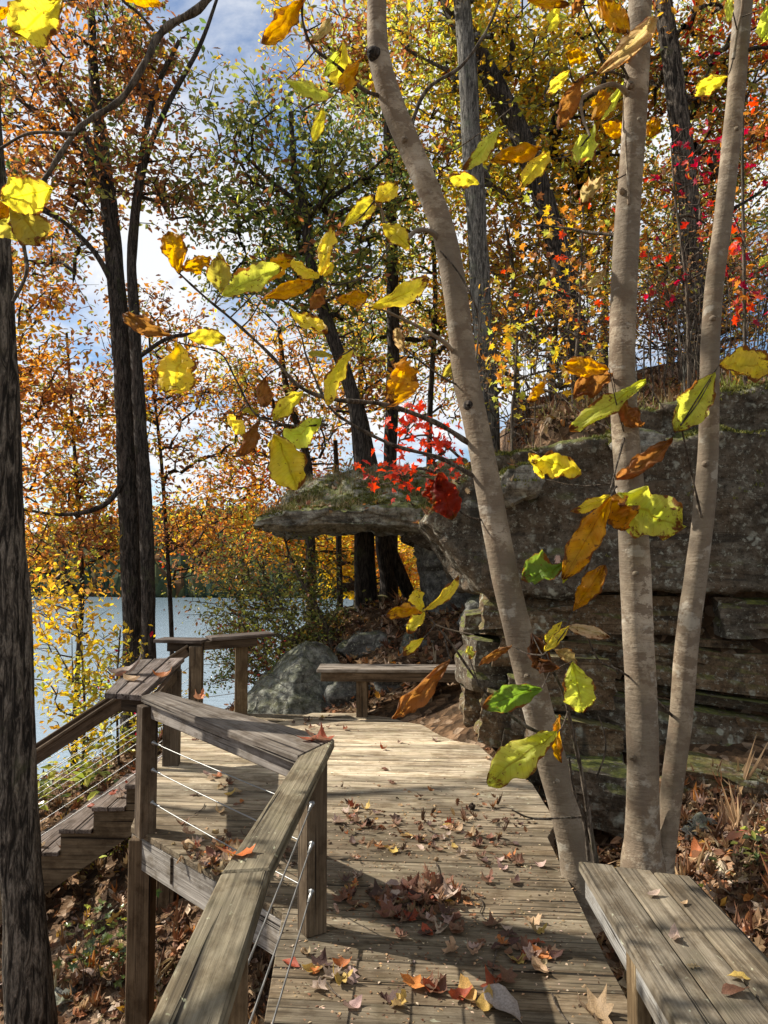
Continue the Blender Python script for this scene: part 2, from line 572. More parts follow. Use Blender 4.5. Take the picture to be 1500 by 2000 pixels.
# ------------------------------------------------------------------ terrain
DECK_XY = [G(905, 1394), G(915, 1420), G(935, 1455), G(968, 1485), G(1040, 1530), G(1083, 1600),
           G(1083, 1612), G(1070, 1635), G(1190, 1885)]
DECK_XY = [(p.x, p.y) for p in DECK_XY] + [(0.90, 2.4), (0.88, -0.6), (-0.52, -0.6)]
LEFT_PTS = [G(515, 2000), G(552, 1782), G(256, 1614), G(300, 1500), G(372, 1405), G(470, 1392), G(540, 1412), G(610, 1392)]
DECK_XY += [(p.x, p.y) for p in LEFT_PTS]


def low_h(x, y):
    t = 1.0 - x
    z = -0.35 - 0.34 * max(t, 0) - 0.25 * max(0.0, t - 5.5)
    z += 0.25 * min(max(y - 5.0, 0), 4.0)
    if y > 8.3:                                            # rocky bank behind the bench
        z += 0.75 * sstep(8.3, 10.5, y) * sstep(-2.6, 0.2, x)
    z = min(z, 0.95)
    crest = 9.7 + 2.2 * sstep(-2.5, 1.0, x)
    z -= 0.52 * max(0, y - crest)
    if y < 3:
        z -= 0.05 * (3 - y)
    if x > 1.0:
        z += -0.22 * sstep(1.0, 1.15, x) * (1 - sstep(1.5, 2.1, x)) + 0.20 * sstep(1.4, 2.3, x) + 0.05 * min(x - 1.0, 6)
    return max(z, -12.0)


def front_y(x):
    return 6.7 - 0.30 * max(0, x - 1.0)


def left_x(y):
    return 0.95 + 0.13 * max(0, y - 7) if y < 20 else 2.64 + 0.05 * (y - 20)


def high_h(x, y):
    z = 2.65 + 0.28 * min(max(y - 6.5, 0), 4.5) + 0.10 * min(max(y - 11, 0), 12) + 0.17 * min(max(x - 1.0, 0), 6)
    z -= 0.10 * max(0, y - 40)
    return z


def ground_h(x, y):
    lo = low_h(x, y)
    s = min(x - left_x(y), y - front_y(x))
    k = sstep(0.1, 0.6, s)
    if k > 0:
        lo = lo * (1 - k) + high_h(x, y) * k
    n = mnoise.fractal(Vector((x * 0.6, y * 0.6, 2.0)), 1.0, 2.0, 4) * 0.13
    if 0.3 < x < 1.6 and y < 7 and lo < 0:
        n = min(n, 0)
    return max(lo + n, -12.0)


def axis(a, b, fine0, fine1, step, growth=1.13):
    xs = list(np.arange(fine0, fine1 + 1e-6, step))
    s, x = step, xs[-1]
    while x < b:
        s *= growth; x += s; xs.append(x)
    s, x = step, xs[0]
    left = []
    while x > a:
        s *= growth; x -= s; left.append(x)
    return np.array(left[::-1] + xs)


GX = axis(-700, 700, -7, 7, 0.16)
GY = axis(-300, 900, -1, 15, 0.16)


def far_h(x, y, z):
    """the land beyond the lake rises again"""
    d = y - (172 + 10 * math.sin(x * 0.02) - 0.25 * x)
    if d > 0:
        hill = 36 * (1 - math.exp(-d / 70)) * (0.75 + 0.35 * math.sin(x * 0.013 + 1.0) + 0.12 * math.sin(x * 0.05))
        return max(z, -9 + hill) if x < 120 else z
    if x < -190:
        return max(z, -9 + 30 * (1 - math.exp(-(-190 - x) / 60)))
    return z


verts = []
for y in GY:
    for x in GX:
        z = ground_h(x, y)
        z = far_h(x, y, z)
        verts.append((x, y, z))
nx, ny = len(GX), len(GY)
idx = np.arange(nx * ny).reshape(ny, nx)
faces = np.stack([idx[:-1, :-1], idx[:-1, 1:], idx[1:, 1:], idx[1:, :-1]], -1).reshape(-1, 4)
gme = mesh_np('ground', verts, faces)
ground = obj_mesh('ground', gme, M['ground'])
tag(ground, 'brown leaf covered forest floor sloping down to the lake', kind='structure')

LAKE_Z = -7.0
wv = [(-900, 8, LAKE_Z), (60, 8, LAKE_Z), (60, 420, LAKE_Z), (-900, 420, LAKE_Z)]
lake = obj_mesh('lake_water', mesh_np('lake_water', wv, np.array([[0, 1, 2, 3]])), M['water'])
tag(lake, 'blue grey lake seen between the trees', kind='structure')


# ------------------------------------------------------------------ tubes
def tube(pts, radii, sides=8, cap=True):
    pts = np.asarray([tuple(p) for p in pts], dtype=float)
    n = len(pts)
    tan = np.gradient(pts, axis=0)
    tan /= (np.linalg.norm(tan, axis=1, keepdims=True) + 1e-9)
    ref = np.array([1.0, 0, 0]) if abs(tan[0][0]) < 0.8 else np.array([0, 1.0, 0])
    a = np.empty((n, 3)); 
    u = ref - tan[0] * ref.dot(tan[0]); u /= np.linalg.norm(u)
    for i in range(n):
        u = u - tan[i] * u.dot(tan[i]); u /= (np.linalg.norm(u) + 1e-9)
        a[i] = u
    bb = np.cross(tan, a)
    ang = np.linspace(0, 2 * math.pi, sides, endpoint=False)
    r = np.asarray(radii, dtype=float)
    if r.ndim == 1:
        r = r[:, None] * np.ones(sides)[None, :]
    v = pts[:, None, :] + r[:, :, None] * (np.cos(ang)[None, :, None] * a[:, None, :] + np.sin(ang)[None, :, None] * bb[:, None, :])
    v = v.reshape(-1, 3)
    i0 = np.arange(n - 1)[:, None] * sides
    j = np.arange(sides)[None, :]
    jn = (j + 1) % sides
    f = np.stack([i0 + j, i0 + jn, i0 + sides + jn, i0 + sides + j], -1).reshape(-1, 4)
    return v, f


class Bag:
    def __init__(s): s.v = []; s.f = []; s.n = 0
    def add(s, v, f):
        s.v.append(v); s.f.append(np.asarray(f) + s.n); s.n += len(v)
    def tube(s, *a, **k): s.add(*tube(*a, **k))
    def mesh(s, name, smooth=True):
        if not s.v: return None
        return mesh_np(name, np.concatenate(s.v), np.concatenate(s.f), smooth)


def catmull(pts, rad, per=6):
    P_ = [np.array(tuple(p), dtype=float) for p in pts]
    P_ = [2 * P_[0] - P_[1]] + P_ + [2 * P_[-1] - P_[-2]]
    R_ = [rad[0]] + list(rad) + [rad[-1]]
    out, ro = [], []
    for i in range(1, len(P_) - 2):
        for k in range(per):
            t = k / per
            p0, p1, p2, p3 = P_[i - 1], P_[i], P_[i + 1], P_[i + 2]
            out.append(0.5 * ((2 * p1) + (-p0 + p2) * t + (2 * p0 - 5 * p1 + 4 * p2 - p3) * t * t + (-p0 + 3 * p1 - 3 * p2 + p3) * t ** 3))
            ro.append(R_[i] * (1 - t) + R_[i + 1] * t)
    out.append(P_[-2]); ro.append(R_[-2])
    return out, ro


def trunk_mesh(name, pts, rad, sides=20, rough=0.03, per=10, furrow=0.0, seed=0.0):
    cp, cr_ = catmull(pts, rad, per)
    n = len(cp)
    R = np.zeros((n, sides))
    for i in range(n):
        for j in range(sides):
            a = 2 * math.pi * j / sides
            q = Vector((math.cos(a) * 1.2, math.sin(a) * 1.2, cp[i][2] * 1.6 + seed))
            d = mnoise.fractal(q, 1.0, 2.0, 3) * rough
            if furrow:
                d += furrow * mnoise.noise(Vector((math.cos(a) * 7, math.sin(a) * 7, cp[i][2] * 2.5 + seed)))
            R[i, j] = cr_[i] * (1 + d)
    v, f = tube(cp, R, sides)
    return mesh_np(name, v, f)


# ------------------------------------------------------------------ beams
def beam_mesh(name, L, w, h, bev=0.005, taper=0.0):
    bm = bmesh.new()
    bmesh.ops.create_cube(bm, size=1.0)
    for v in bm.verts:
        v.co.x *= L; v.co.y *= w; v.co.z *= h
    bmesh.ops.bevel(bm, geom=list(bm.edges), offset=bev, segments=1, affect='EDGES')
    me = bpy.data.meshes.new(name); bm.to_mesh(me); bm.free()
    return me


def beam(name, p0, p1, w, h, mat, parent, up=(0, 0, 1), color=(1, 1, 1), roll=0.0, bev=0.005, label=None):
    """w across, h along up; parent is an unrotated empty"""
    p0, p1 = Vector(p0), Vector(p1)
    d = p1 - p0
    x = d.normalized(); up = Vector(up)
    z = (up - x * up.dot(x)).normalized()
    y = z.cross(x)
    if roll:
        q = Matrix.Rotation(roll, 3, x); y = q @ y; z = q @ z
    me = beam_mesh(name, d.length, w, h, bev)
    me.materials.append(mat)
    o = bpy.data.objects.new(name, me)
    link(o, parent)
    mt = Matrix((x, y, z)).transposed().to_4x4()
    mt.translation = (p0 + p1) / 2 - (parent.location if parent else Vector())
    o.matrix_local = mt
    o.color = (*color, 1)
    if label: o['label'] = label
    return o


def post(name, x, y, z0, z1, w, mat, parent, ang=0.0, color=(1, 1, 1), d=None):
    upv = (math.cos(ang), math.sin(ang), 0)
    return beam(name, (x, y, z0), (x, y, z1), d or w, w, mat, parent, up=upv, color=color, bev=0.006)


def prism_mesh(name, poly, z0, z1, bev=0.003, to_local=None):
    """poly: list of (x,y) extruded z0..z1, optionally in local coordinates"""
    bm = bmesh.new()
    vs_ = [bm.verts.new((p[0], p[1], z1)) for p in poly]
    f = bm.faces.new(vs_)
    bm.normal_update()
    if f.normal.z < 0: f.normal_flip()
    r = bmesh.ops.extrude_face_region(bm, geom=[f])
    for g in r['geom']:
        if isinstance(g, bmesh.types.BMVert): g.co.z = z0
    bmesh.ops.recalc_face_normals(bm, faces=bm.faces)
    if bev:
        top = [e for e in bm.edges if all(abs(v.co.z - z1) < 1e-6 for v in e.verts) and e.calc_length() > 0.02]
        try:
            bmesh.ops.bevel(bm, geom=top, offset=bev, segments=1, affect='EDGES')
        except Exception:
            pass
    me = bpy.data.meshes.new(name); bm.to_mesh(me); bm.free()
    return me


def clip_half(poly, a, b, c):
    """keep a*x+b*y+c >= 0"""
    out = []
    n = len(poly)
    for i in range(n):
        p, q = poly[i], poly[(i + 1) % n]
        dp = a * p[0] + b * p[1] + c; dq = a * q[0] + b * q[1] + c
        if dp >= 0: out.append(p)
        if (dp >= 0) != (dq >= 0):
            t = dp / (dp - dq)
            out.append((p[0] + (q[0] - p[0]) * t, p[1] + (q[1] - p[1]) * t))
    return out


# ------------------------------------------------------------------ deck
deck = empty('wooden_deck', (0, 0, 0), 'weathered timber boardwalk deck scattered with fallen leaves beside the rock', 'deck')
BT = -0.085                                              # board direction turns slightly
bx, by = math.cos(BT), math.sin(BT)
pitchw, bw = 0.1435, 0.1372


def to_b(p):  # world -> board coordinates (along, across)
    return (p[0] * bx + p[1] * by, -p[0] * by + p[1] * bx)


polyb = [to_b(p) for p in DECK_XY]
c0 = -0.62
kboard = 0
rb = random.Random(5)
while c0 < 8.4:
    strip = clip_half(clip_half(polyb, 0, 1, -c0), 0, -1, c0 + bw)
    if len(strip) >= 3:
        xs = [p[0] for p in strip]
        mid = (min(xs) + max(xs)) / 2
        zj = rb.uniform(-0.0018, 0.0018)
        cy = c0 + bw / 2
        pl = [(p[0] - mid, p[1] - cy) for p in strip]
        # drop duplicate points
        cl = []
        for p in pl:
            if not cl or (abs(p[0] - cl[-1][0]) + abs(p[1] - cl[-1][1])) > 1e-4: cl.append(p)
        if len(cl) > 2 and (abs(cl[0][0] - cl[-1][0]) + abs(cl[0][1] - cl[-1][1])) < 1e-4: cl.pop()
        if len(cl) >= 3:
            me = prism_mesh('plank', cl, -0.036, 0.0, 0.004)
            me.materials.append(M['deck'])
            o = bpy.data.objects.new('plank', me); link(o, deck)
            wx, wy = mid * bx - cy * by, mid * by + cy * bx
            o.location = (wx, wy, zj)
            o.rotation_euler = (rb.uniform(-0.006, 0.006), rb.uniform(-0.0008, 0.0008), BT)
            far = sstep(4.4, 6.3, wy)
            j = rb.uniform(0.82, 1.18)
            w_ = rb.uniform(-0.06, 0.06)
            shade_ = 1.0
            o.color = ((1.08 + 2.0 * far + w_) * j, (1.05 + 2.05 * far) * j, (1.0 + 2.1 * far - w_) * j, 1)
    c0 += pitchw
    kboard += 1

# rim boards round the edge of the deck
ring = DECK_XY
cx_, cy_ = 0.0, 4.0
rim_pairs = [(8 + 0, 8 + 1), (9, 10), (7, 8), (12, 13), (13, 14), (14, 15), (15, 16), (16, 17)]
nR = len(ring)


def inset(p, q, d):
    v = Vector((q[0] - p[0], q[1] - p[1])); nrm = Vector((-v.y, v.x)).normalized()
    c = Vector(((p[0] + q[0]) / 2, (p[1] + q[1]) / 2))
    if (Vector((0.0, 4.6)) - c).dot(nrm) < 0: nrm = -nrm
    return (p[0] + nrm.x * d, p[1] + nrm.y * d), (q[0] + nrm.x * d, q[1] + nrm.y * d)


for i, j in [(i, (i + 1) % nR) for i in range(nR)]:
    if i in (10,): continue
    p, q = inset(ring[i], ring[j], 0.022)
    if (Vector(p) - Vector(q)).length < 0.06: continue
    front = (i == 13)
    d = Vector((q[0] - p[0], q[1] - p[1])).normalized() * (0.02 if not front else 0.0)
    beam('rim_board', (p[0] + d.x, p[1] + d.y, -0.132), (q[0] - d.x, q[1] - d.y, -0.132), 0.038, 0.184, M['wood_grey'] if front or i in (12,) else M['wood_brown'], deck,
         color=(1.15, 1.12, 1.08) if front else (1, 1, 1), label='sunlit pale grey rim board with dark shadow streaks' if front else None)
for y in np.arange(0.4, 7.8, 0.9):                         # joists under the boards
    xa = -0.38 if y < 3.5 else (-1.2 if y < 6.8 else -1.0)
    xb = 0.82 if y > 5.5 or y < 4.2 else 0.9
    beam('joist', (xa, y + 0.3, -0.115), (xb, y + 0.2, -0.115), 0.038, 0.15, M['wood_brown'], deck, color=(0.7, 0.7, 0.7))

PA = (-1.43, 4.56); PB = (-1.70, 6.05); PC = (-1.93, 7.72); PD = (-1.52, 8.0); PM = (-0.315, 3.36); PN = (-0.375, 1.86)
for (x, y) in [(PA[0] - 0.03, PA[1] + 0.06), (PB[0] + 0.05, PB[1] - 0.22), (-0.30, 3.60), (-0.33, 0.8), (0.80, 1.5), (0.80, 3.8), (-1.45, 7.4), (0.75, 6.9)]:
    post('support_post', x, y, ground_h(x, y) - 0.4, -0.225 if (x, y) != (PA[0] - 0.03, PA[1] + 0.06) else -0.045, 0.135, M['wood_brown'], deck, color=(1.25, 1.12, 0.95))

# ------------------------------------------------------------------ railings
CZ = 0.80
rail = empty('deck_railing', (PM[0], PM[1], 0), 'grey weathered timber railing with steel cables bending round the corner of the deck', 'railing')
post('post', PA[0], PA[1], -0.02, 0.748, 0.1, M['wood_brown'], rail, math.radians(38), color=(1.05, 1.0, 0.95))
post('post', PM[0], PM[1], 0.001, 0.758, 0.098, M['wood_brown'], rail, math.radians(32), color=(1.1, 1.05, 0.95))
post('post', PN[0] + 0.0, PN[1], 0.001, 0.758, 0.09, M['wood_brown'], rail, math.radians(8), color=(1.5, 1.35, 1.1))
post('post', -0.36, 0.3, 0.001, 0.758, 0.09, M['wood_brown'], rail, 0)


def plank_poly(name, pts, z0, z1, mat, parent, color=(1, 1, 1), axis_pts=None, bev=0.006):
    """a board given by its outline in plan; local X along axis_pts"""
    a, b_ = axis_pts or (pts[0], pts[1])
    d = Vector((b_[0] - a[0], b_[1] - a[1])).normalized()
    c = Vector((sum(p[0] for p in pts) / len(pts), sum(p[1] for p in pts) / len(pts)))
    loc = [((p[0] - c.x) * d.x + (p[1] - c.y) * d.y, -(p[0] - c.x) * d.y + (p[1] - c.y) * d.x) for p in pts]
    zc = (z0 + z1) / 2
    me = prism_mesh(name, loc, z0 - zc, z1 - zc, bev)
    me.materials.append(mat)
    o = bpy.data.objects.new(name, me); link(o, parent)
    o.location = Vector((c.x, c.y, zc)) - parent.location
    o.rotation_euler = (0, 0, math.atan2(d.y, d.x))
    o.color = (*color, 1)
    return o


def g2(u, v, z): p = G(u, v, z); return (p.x, p.y)


# cap: corner to bend, bend to the photographer, corner to post A
cA, cB = g2(583, 1477, CZ), g2(653, 1443, CZ)
bL, bR = g2(432, 1703, CZ), g2(527, 1697, CZ)
eL, eR = (-0.405, 0.25), (-0.262, 0.25)
gap = 0.004
plank_poly('rail_cap', [cA, cB, (bR[0], bR[1] + gap), (bL[0], bL[1] + gap)], CZ - 0.038, CZ, M['wood'], rail, (1.0, 0.98, 0.86), (cB, bR))
plank_poly('rail_cap', [(bL[0], bL[1] - gap), (bR[0], bR[1] - gap), eR, eL], CZ - 0.038, CZ - 0.001, M['wood'], rail, (1.02, 1.0, 0.88), (bR, eR))
aL, aR = g2(276, 1358, CZ), g2(312, 1349, CZ)
plank_poly('rail_cap', [(cA[0] - 0.005, cA[1] + 0.006), aL, aR, (cB[0] - 0.002, cB[1] + 0.012)], CZ - 0.038, CZ - 0.002, M['wood_red'], rail, (1.15, 1.18, 1.12), (aL, cA))
# fascia under the cap A-M on the near side
fa, fb = G(281, 1400, 0.715), G(592, 1500, 0.705)
fa = Vector((aL[0] + 0.02, aL[1] + 0.035, 0.716)); fb = Vector((cA[0] + 0.02, cA[1] + 0.06, 0.716))
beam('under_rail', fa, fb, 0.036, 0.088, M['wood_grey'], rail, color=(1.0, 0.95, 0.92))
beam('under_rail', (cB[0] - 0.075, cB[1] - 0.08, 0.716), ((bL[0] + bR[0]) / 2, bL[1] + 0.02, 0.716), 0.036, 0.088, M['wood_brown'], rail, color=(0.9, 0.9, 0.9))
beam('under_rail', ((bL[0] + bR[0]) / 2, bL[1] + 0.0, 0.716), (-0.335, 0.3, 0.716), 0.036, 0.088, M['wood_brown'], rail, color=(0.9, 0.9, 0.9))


def cable(p0, p1, parent, r=0.0034, sag=0.006):
    p0, p1 = Vector(p0), Vector(p1)
    pts = []
    for i in range(9):
        t = i / 8
        q = p0.lerp(p1, t); q.z -= sag * 4 * t * (1 - t); pts.append(q)
    v, f = tube(pts, [r] * 9, 7)
    o = put('cable', mesh_np('cable', v, f), M['steel'], parent)
    return o


def fitting(p, d, parent):
    d = Vector(d).normalized()
    p = Vector(p)
    v, f = tube([p, p + d * 0.004, p + d * 0.005, p + d * 0.09, p + d * 0.1], [0.014, 0.014, 0.007, 0.0065, 0.004], 8)
    return put('cable_fitting', mesh_np('cable_fitting', v, f), M['steel'], parent)


for z in (0.535, 0.375, 0.185):
    a = Vector((PA[0] + 0.03, PA[1] - 0.02, z)); b_ = Vector((PM[0] - 0.02, PM[1] + 0.02, z - 0.01))
    cable(a, b_, rail)
    fitting(a + (b_ - a).normalized() * 0.035, b_ - a, rail)
for z in (0.57, 0.40, 0.20):
    a = Vector((PM[0] + 0.005, PM[1] - 0.03, z)); b_ = Vector((PN[0] + 0.01, PN[1] + 0.02, z - 0.01))
    cable(a, b_, rail)
    fitting(a + (b_ - a).normalized() * 0.04, b_ - a, rail)
    cable((PN[0], PN[1], z - 0.01), (-0.36, 0.3, z - 0.01), rail)

# shelf between A and B and the stair handrail that starts at B
shelf = empty('stair_railing', (PB[0], PB[1], 0), 'timber railing with a broad three board top beside the stairs and a sloping handrail', 'railing')
post('post', PB[0], PB[1], -0.02, 0.74, 0.13, M['wood_brown'], shelf, math.radians(10), color=(0.95, 0.95, 0.95))
n1, n2, f1, f2 = G(204, 1352, CZ), G(277, 1357, CZ), G(268, 1288, CZ), G(361, 1284, CZ)
for k in range(3):
    a0 = n1.lerp(n2, k / 3 + 0.008); a1 = n1.lerp(n2, (k + 1) / 3 - 0.008)
    b0 = f1.lerp(f2, k / 3 + 0.008); b1 = f1.lerp(f2, (k + 1) / 3 - 0.008)
    plank_poly('top_board', [(a0.x, a0.y), (a1.x, a1.y), (b1.x, b1.y), (b0.x, b0.y)], CZ - 0.036, CZ + 0.002 * (k % 2), M['wood_red'], shelf, (1.0 + 0.1 * k, 1.0 + 0.08 * k, 1.0 + 0.08 * k), ((a0.x, a0.y), (b0.x, b0.y)))
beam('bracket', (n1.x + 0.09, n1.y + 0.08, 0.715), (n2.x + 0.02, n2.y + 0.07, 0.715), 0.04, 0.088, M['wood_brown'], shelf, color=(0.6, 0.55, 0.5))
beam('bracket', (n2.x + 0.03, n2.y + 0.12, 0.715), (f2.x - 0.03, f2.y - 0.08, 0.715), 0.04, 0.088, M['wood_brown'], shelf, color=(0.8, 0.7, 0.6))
SY0, SY1 = 6.05, 7.55                                      # near and far side of the stairs
slope = 0.173 / 0.257


def hand(parent, y, x0, z0, n, cables=5, xend=-4.1):
    x1 = xend; z1 = z0 - (x0 - x1) * 0.655
    beam('handrail', (x0, y, z0), (x1, y, z1), 0.04, 0.088, M['wood_brown'], parent, color=(0.75, 0.66, 0.6))
    beam('handrail_cap', (x0 + 0.0, y, z0 + 0.062), (x1, y, z1 + 0.062), 0.07, 0.026, M['wood_brown'], parent, color=(1.1, 1.05, 1.0))
    for k in range(cables):
        dz = 0.14 + 0.115 * k
        cable((x0 + 0.05, y, z0 - dz), (x1, y, z1 - dz), parent, 0.003, 0.02)
    post('post', x1, y, ground_h(x1, y) - 0.3, z1 + 0.03, 0.09, M['wood_brown'], parent, 0)


hand(shelf, SY0, PB[0] - 0.02, 0.735, 0)

railc = empty('far_railing', (PC[0], PC[1], 0), 'short timber railing with a flat top standing on the far side of the stairs', 'railing')
post('post', PC[0], PC[1], -0.04, 0.745, 0.13, M['wood_brown'], railc, math.radians(4), color=(1.25, 1.2, 1.1))
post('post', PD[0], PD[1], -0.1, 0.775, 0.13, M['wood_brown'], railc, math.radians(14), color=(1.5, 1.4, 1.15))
q = [G(317, 1252, 0.79), G(380, 1249, 0.79), G(402, 1254, 0.79), G(520, 1239, 0.79), G(430, 1238, 0.79)]
for (a, b_, w_) in ((Vector((-2.36, 7.86, 0.79)), Vector((-1.84, 7.78, 0.79)), 0.26), (Vector((-1.83, 7.82, 0.81)), Vector((-1.22, 8.12, 0.83)), 0.26)):
    beam('rail_cap', a, b_, w_, 0.036, M['wood_red'], railc, color=(0.75, 0.72, 0.7))
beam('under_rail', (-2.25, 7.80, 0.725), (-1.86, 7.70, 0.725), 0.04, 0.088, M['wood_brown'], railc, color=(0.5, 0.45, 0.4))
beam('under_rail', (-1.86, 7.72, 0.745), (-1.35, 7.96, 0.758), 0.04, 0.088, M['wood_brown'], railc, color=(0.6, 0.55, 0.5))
hand(railc, SY1 + 0.15, PC[0] - 0.08, 0.69, 0, cables=4)
for z in (0.55, 0.38, 0.22):
    cable((PC[0] + 0.03, PC[1], z), (PD[0] - 0.03, PD[1], z), railc)
    cable((PD[0] + 0.03, PD[1], z), (-1.05, 8.25, z * 0.4), railc)

# stairs
stairs = empty('wooden_stairs', (-2.0, 6.8, -0.2), 'dark timber stairs with leaf strewn treads going down towards the lake', 'stairs')
NST = 8


def stringer(y):
    pts = []
    x, z = -1.80, -0.02
    top = [(x, z)]
    for k in range(NST):
        zt = -0.195 - 0.173 * k
        xr = -1.80 - 0.257 * k
        top.append((xr, zt)); top.append((xr - 0.257, zt))
    xe, ze = top[-1]
    top.append((xe, ze - 0.18))
    top.append((xe + 0.2, ze - 0.26))
    top.append((-1.80, -0.42))
    bm = bmesh.new()
    vs_ = [bm.verts.new((p[0], y - 0.019, p[1])) for p in top]
    f = bm.faces.new(vs_)
    r = bmesh.ops.extrude_face_region(bm, geom=[f])
    for g in r['geom']:
        if isinstance(g, bmesh.types.BMVert): g.co.y += 0.038
    bmesh.ops.recalc_face_normals(bm, faces=bm.faces)
    me = bpy.data.meshes.new('stringer'); bm.to_mesh(me); bm.free()
    o = put('stringer', me, M['wood_brown'], stairs)
    o.color = (1.3, 1.25, 1.1, 1)


stringer(SY0 + 0.03); stringer((SY0 + SY1) / 2); stringer(SY1 - 0.03)
for k in range(NST):
    zt = -0.195 - 0.173 * k + 0.019
    xr = -1.80 - 0.257 * k
    for s in range(2):
        xc = xr - 0.066 - 0.134 * s
        beam('tread', (xc, SY0 - 0.02 + random.uniform(-.004, .004), zt), (xc, SY1 + 0.02, zt), 0.128, 0.036, M['wood_red'], stairs, color=(1.0, 0.95, 0.9))

# ------------------------------------------------------------------ benches
bench = empty('bench', (0.95, 2.0, 0), 'near plank bench with mossy grey top in the bottom right corner', 'bench', 'plank benches on the deck')
bz = 0.46
k1, k2 = G(1129, 1681, bz), G(1347, 1706, bz)
m1, m2 = (0.715, 0.9), (1.118, 0.9)
for k in range(3):
    t0, t1 = k / 3 + 0.006, (k + 1) / 3 - 0.006
    a0 = k1.lerp(k2, t0); a1 = k1.lerp(k2, t1)
    off = [0.0, -0.004, -0.02][k]
    b0 = (m1[0] + (m2[0] - m1[0]) * t0, 0.9); b1 = (m1[0] + (m2[0] - m1[0]) * t1, 0.9)
    plank_poly('seat_board', [(a0.x, a0.y + off), (a1.x, a1.y + off), b1, b0], bz - 0.036, bz - 0.002 * (k % 2), M['wood'], bench, (0.96 + 0.05 * k, 0.95 + 0.03 * k, 0.93), ((a0.x, a0.y), b0))
beam('apron', (k1.x + 0.035, k1.y - 0.03, bz - 0.083), (m1[0] + 0.035, 0.95, bz - 0.083), 0.036, 0.09, M['wood_grey'], bench, color=(0.95, 0.98, 1.0))
beam('apron', (k2.x - 0.035, k2.y - 0.03, bz - 0.083), (m2[0] - 0.035, 0.95, bz - 0.083), 0.036, 0.09, M['wood_grey'], bench, color=(0.95, 0.98, 1.0))
beam('apron', (k1.x + 0.055, k1.y - 0.05, bz - 0.083), (k2.x - 0.055, k2.y - 0.05, bz - 0.083), 0.036, 0.09, M['wood_grey'], bench, color=(0.9, 0.9, 0.9))
for yy in (2.36, 1.2):
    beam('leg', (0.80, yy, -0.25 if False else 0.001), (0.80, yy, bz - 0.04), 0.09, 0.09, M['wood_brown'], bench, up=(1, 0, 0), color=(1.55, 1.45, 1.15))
    beam('leg', (1.05, yy, ground_h(1.05, yy) - 0.1), (1.05, yy, bz - 0.04), 0.09, 0.09, M['wood_brown'], bench, up=(1, 0, 0), color=(1.3, 1.2, 1.0))
    beam('cross_rail', (0.85, yy + 0.001, bz - 0.15), (1.0, yy + 0.001, bz - 0.15), 0.036, 0.088, M['wood_brown'], bench, color=(0.8, 0.8, 0.8))

bench2 = empty('bench', (0.0, 7.95, 0), 'far plank bench in front of the boulders at the end of the deck', 'bench', 'plank benches on the deck')
e0, e1 = G(619, 1303, 0.50), G(913, 1308, 0.50)
e0.y = 7.78; e1.y = 7.62
e0 = P(619, 1303, 7.78); e1 = P(914, 1306, 7.72)
for k in range(3):
    oy = 0.06 + 0.137 * k
    beam('seat_board', (e0.x, e0.y + oy, 0.482), (e1.x, e1.y + oy, 0.482), 0.132, 0.036, M['wood_grey'], bench2, color=(1.0, 0.92, 0.85))
beam('apron', (e0.x + 0.04, e0.y + 0.03, 0.415), (e1.x - 0.02, e1.y + 0.03, 0.415), 0.036, 0.09, M['wood_brown'], bench2, color=(1.0, 0.9, 0.8))
for u in (707, 833):
    p = P(u, 1388, 7.86)
    beam('leg', (p.x, p.y, -0.05), (p.x, p.y, 0.46), 0.12, 0.09, M['wood_brown'], bench2, up=(0, 1, 0), color=(1.25, 1.15, 1.0))
    beam('leg', (p.x, p.y + 0.3, -0.05), (p.x, p.y + 0.3, 0.46), 0.12, 0.09, M['wood_brown'], bench2, up=(0, 1, 0))


# ------------------------------------------------------------------ rocks
def remesh_np(bm, voxel):
    me = bpy.data.meshes.new('tmp'); bm.to_mesh(me); bm.free()
    o = bpy.data.objects.new('tmp', me); COL.objects.link(o)
    md = o.modifiers.new('r', 'REMESH'); md.mode = 'VOXEL'; md.voxel_size = voxel
    dg = bpy.context.evaluated_depsgraph_get()
    ev = o.evaluated_get(dg)
    m2_ = bpy.data.meshes.new_from_object(ev)
    bpy.data.objects.remove(o); bpy.data.meshes.remove(me)
    return m2_


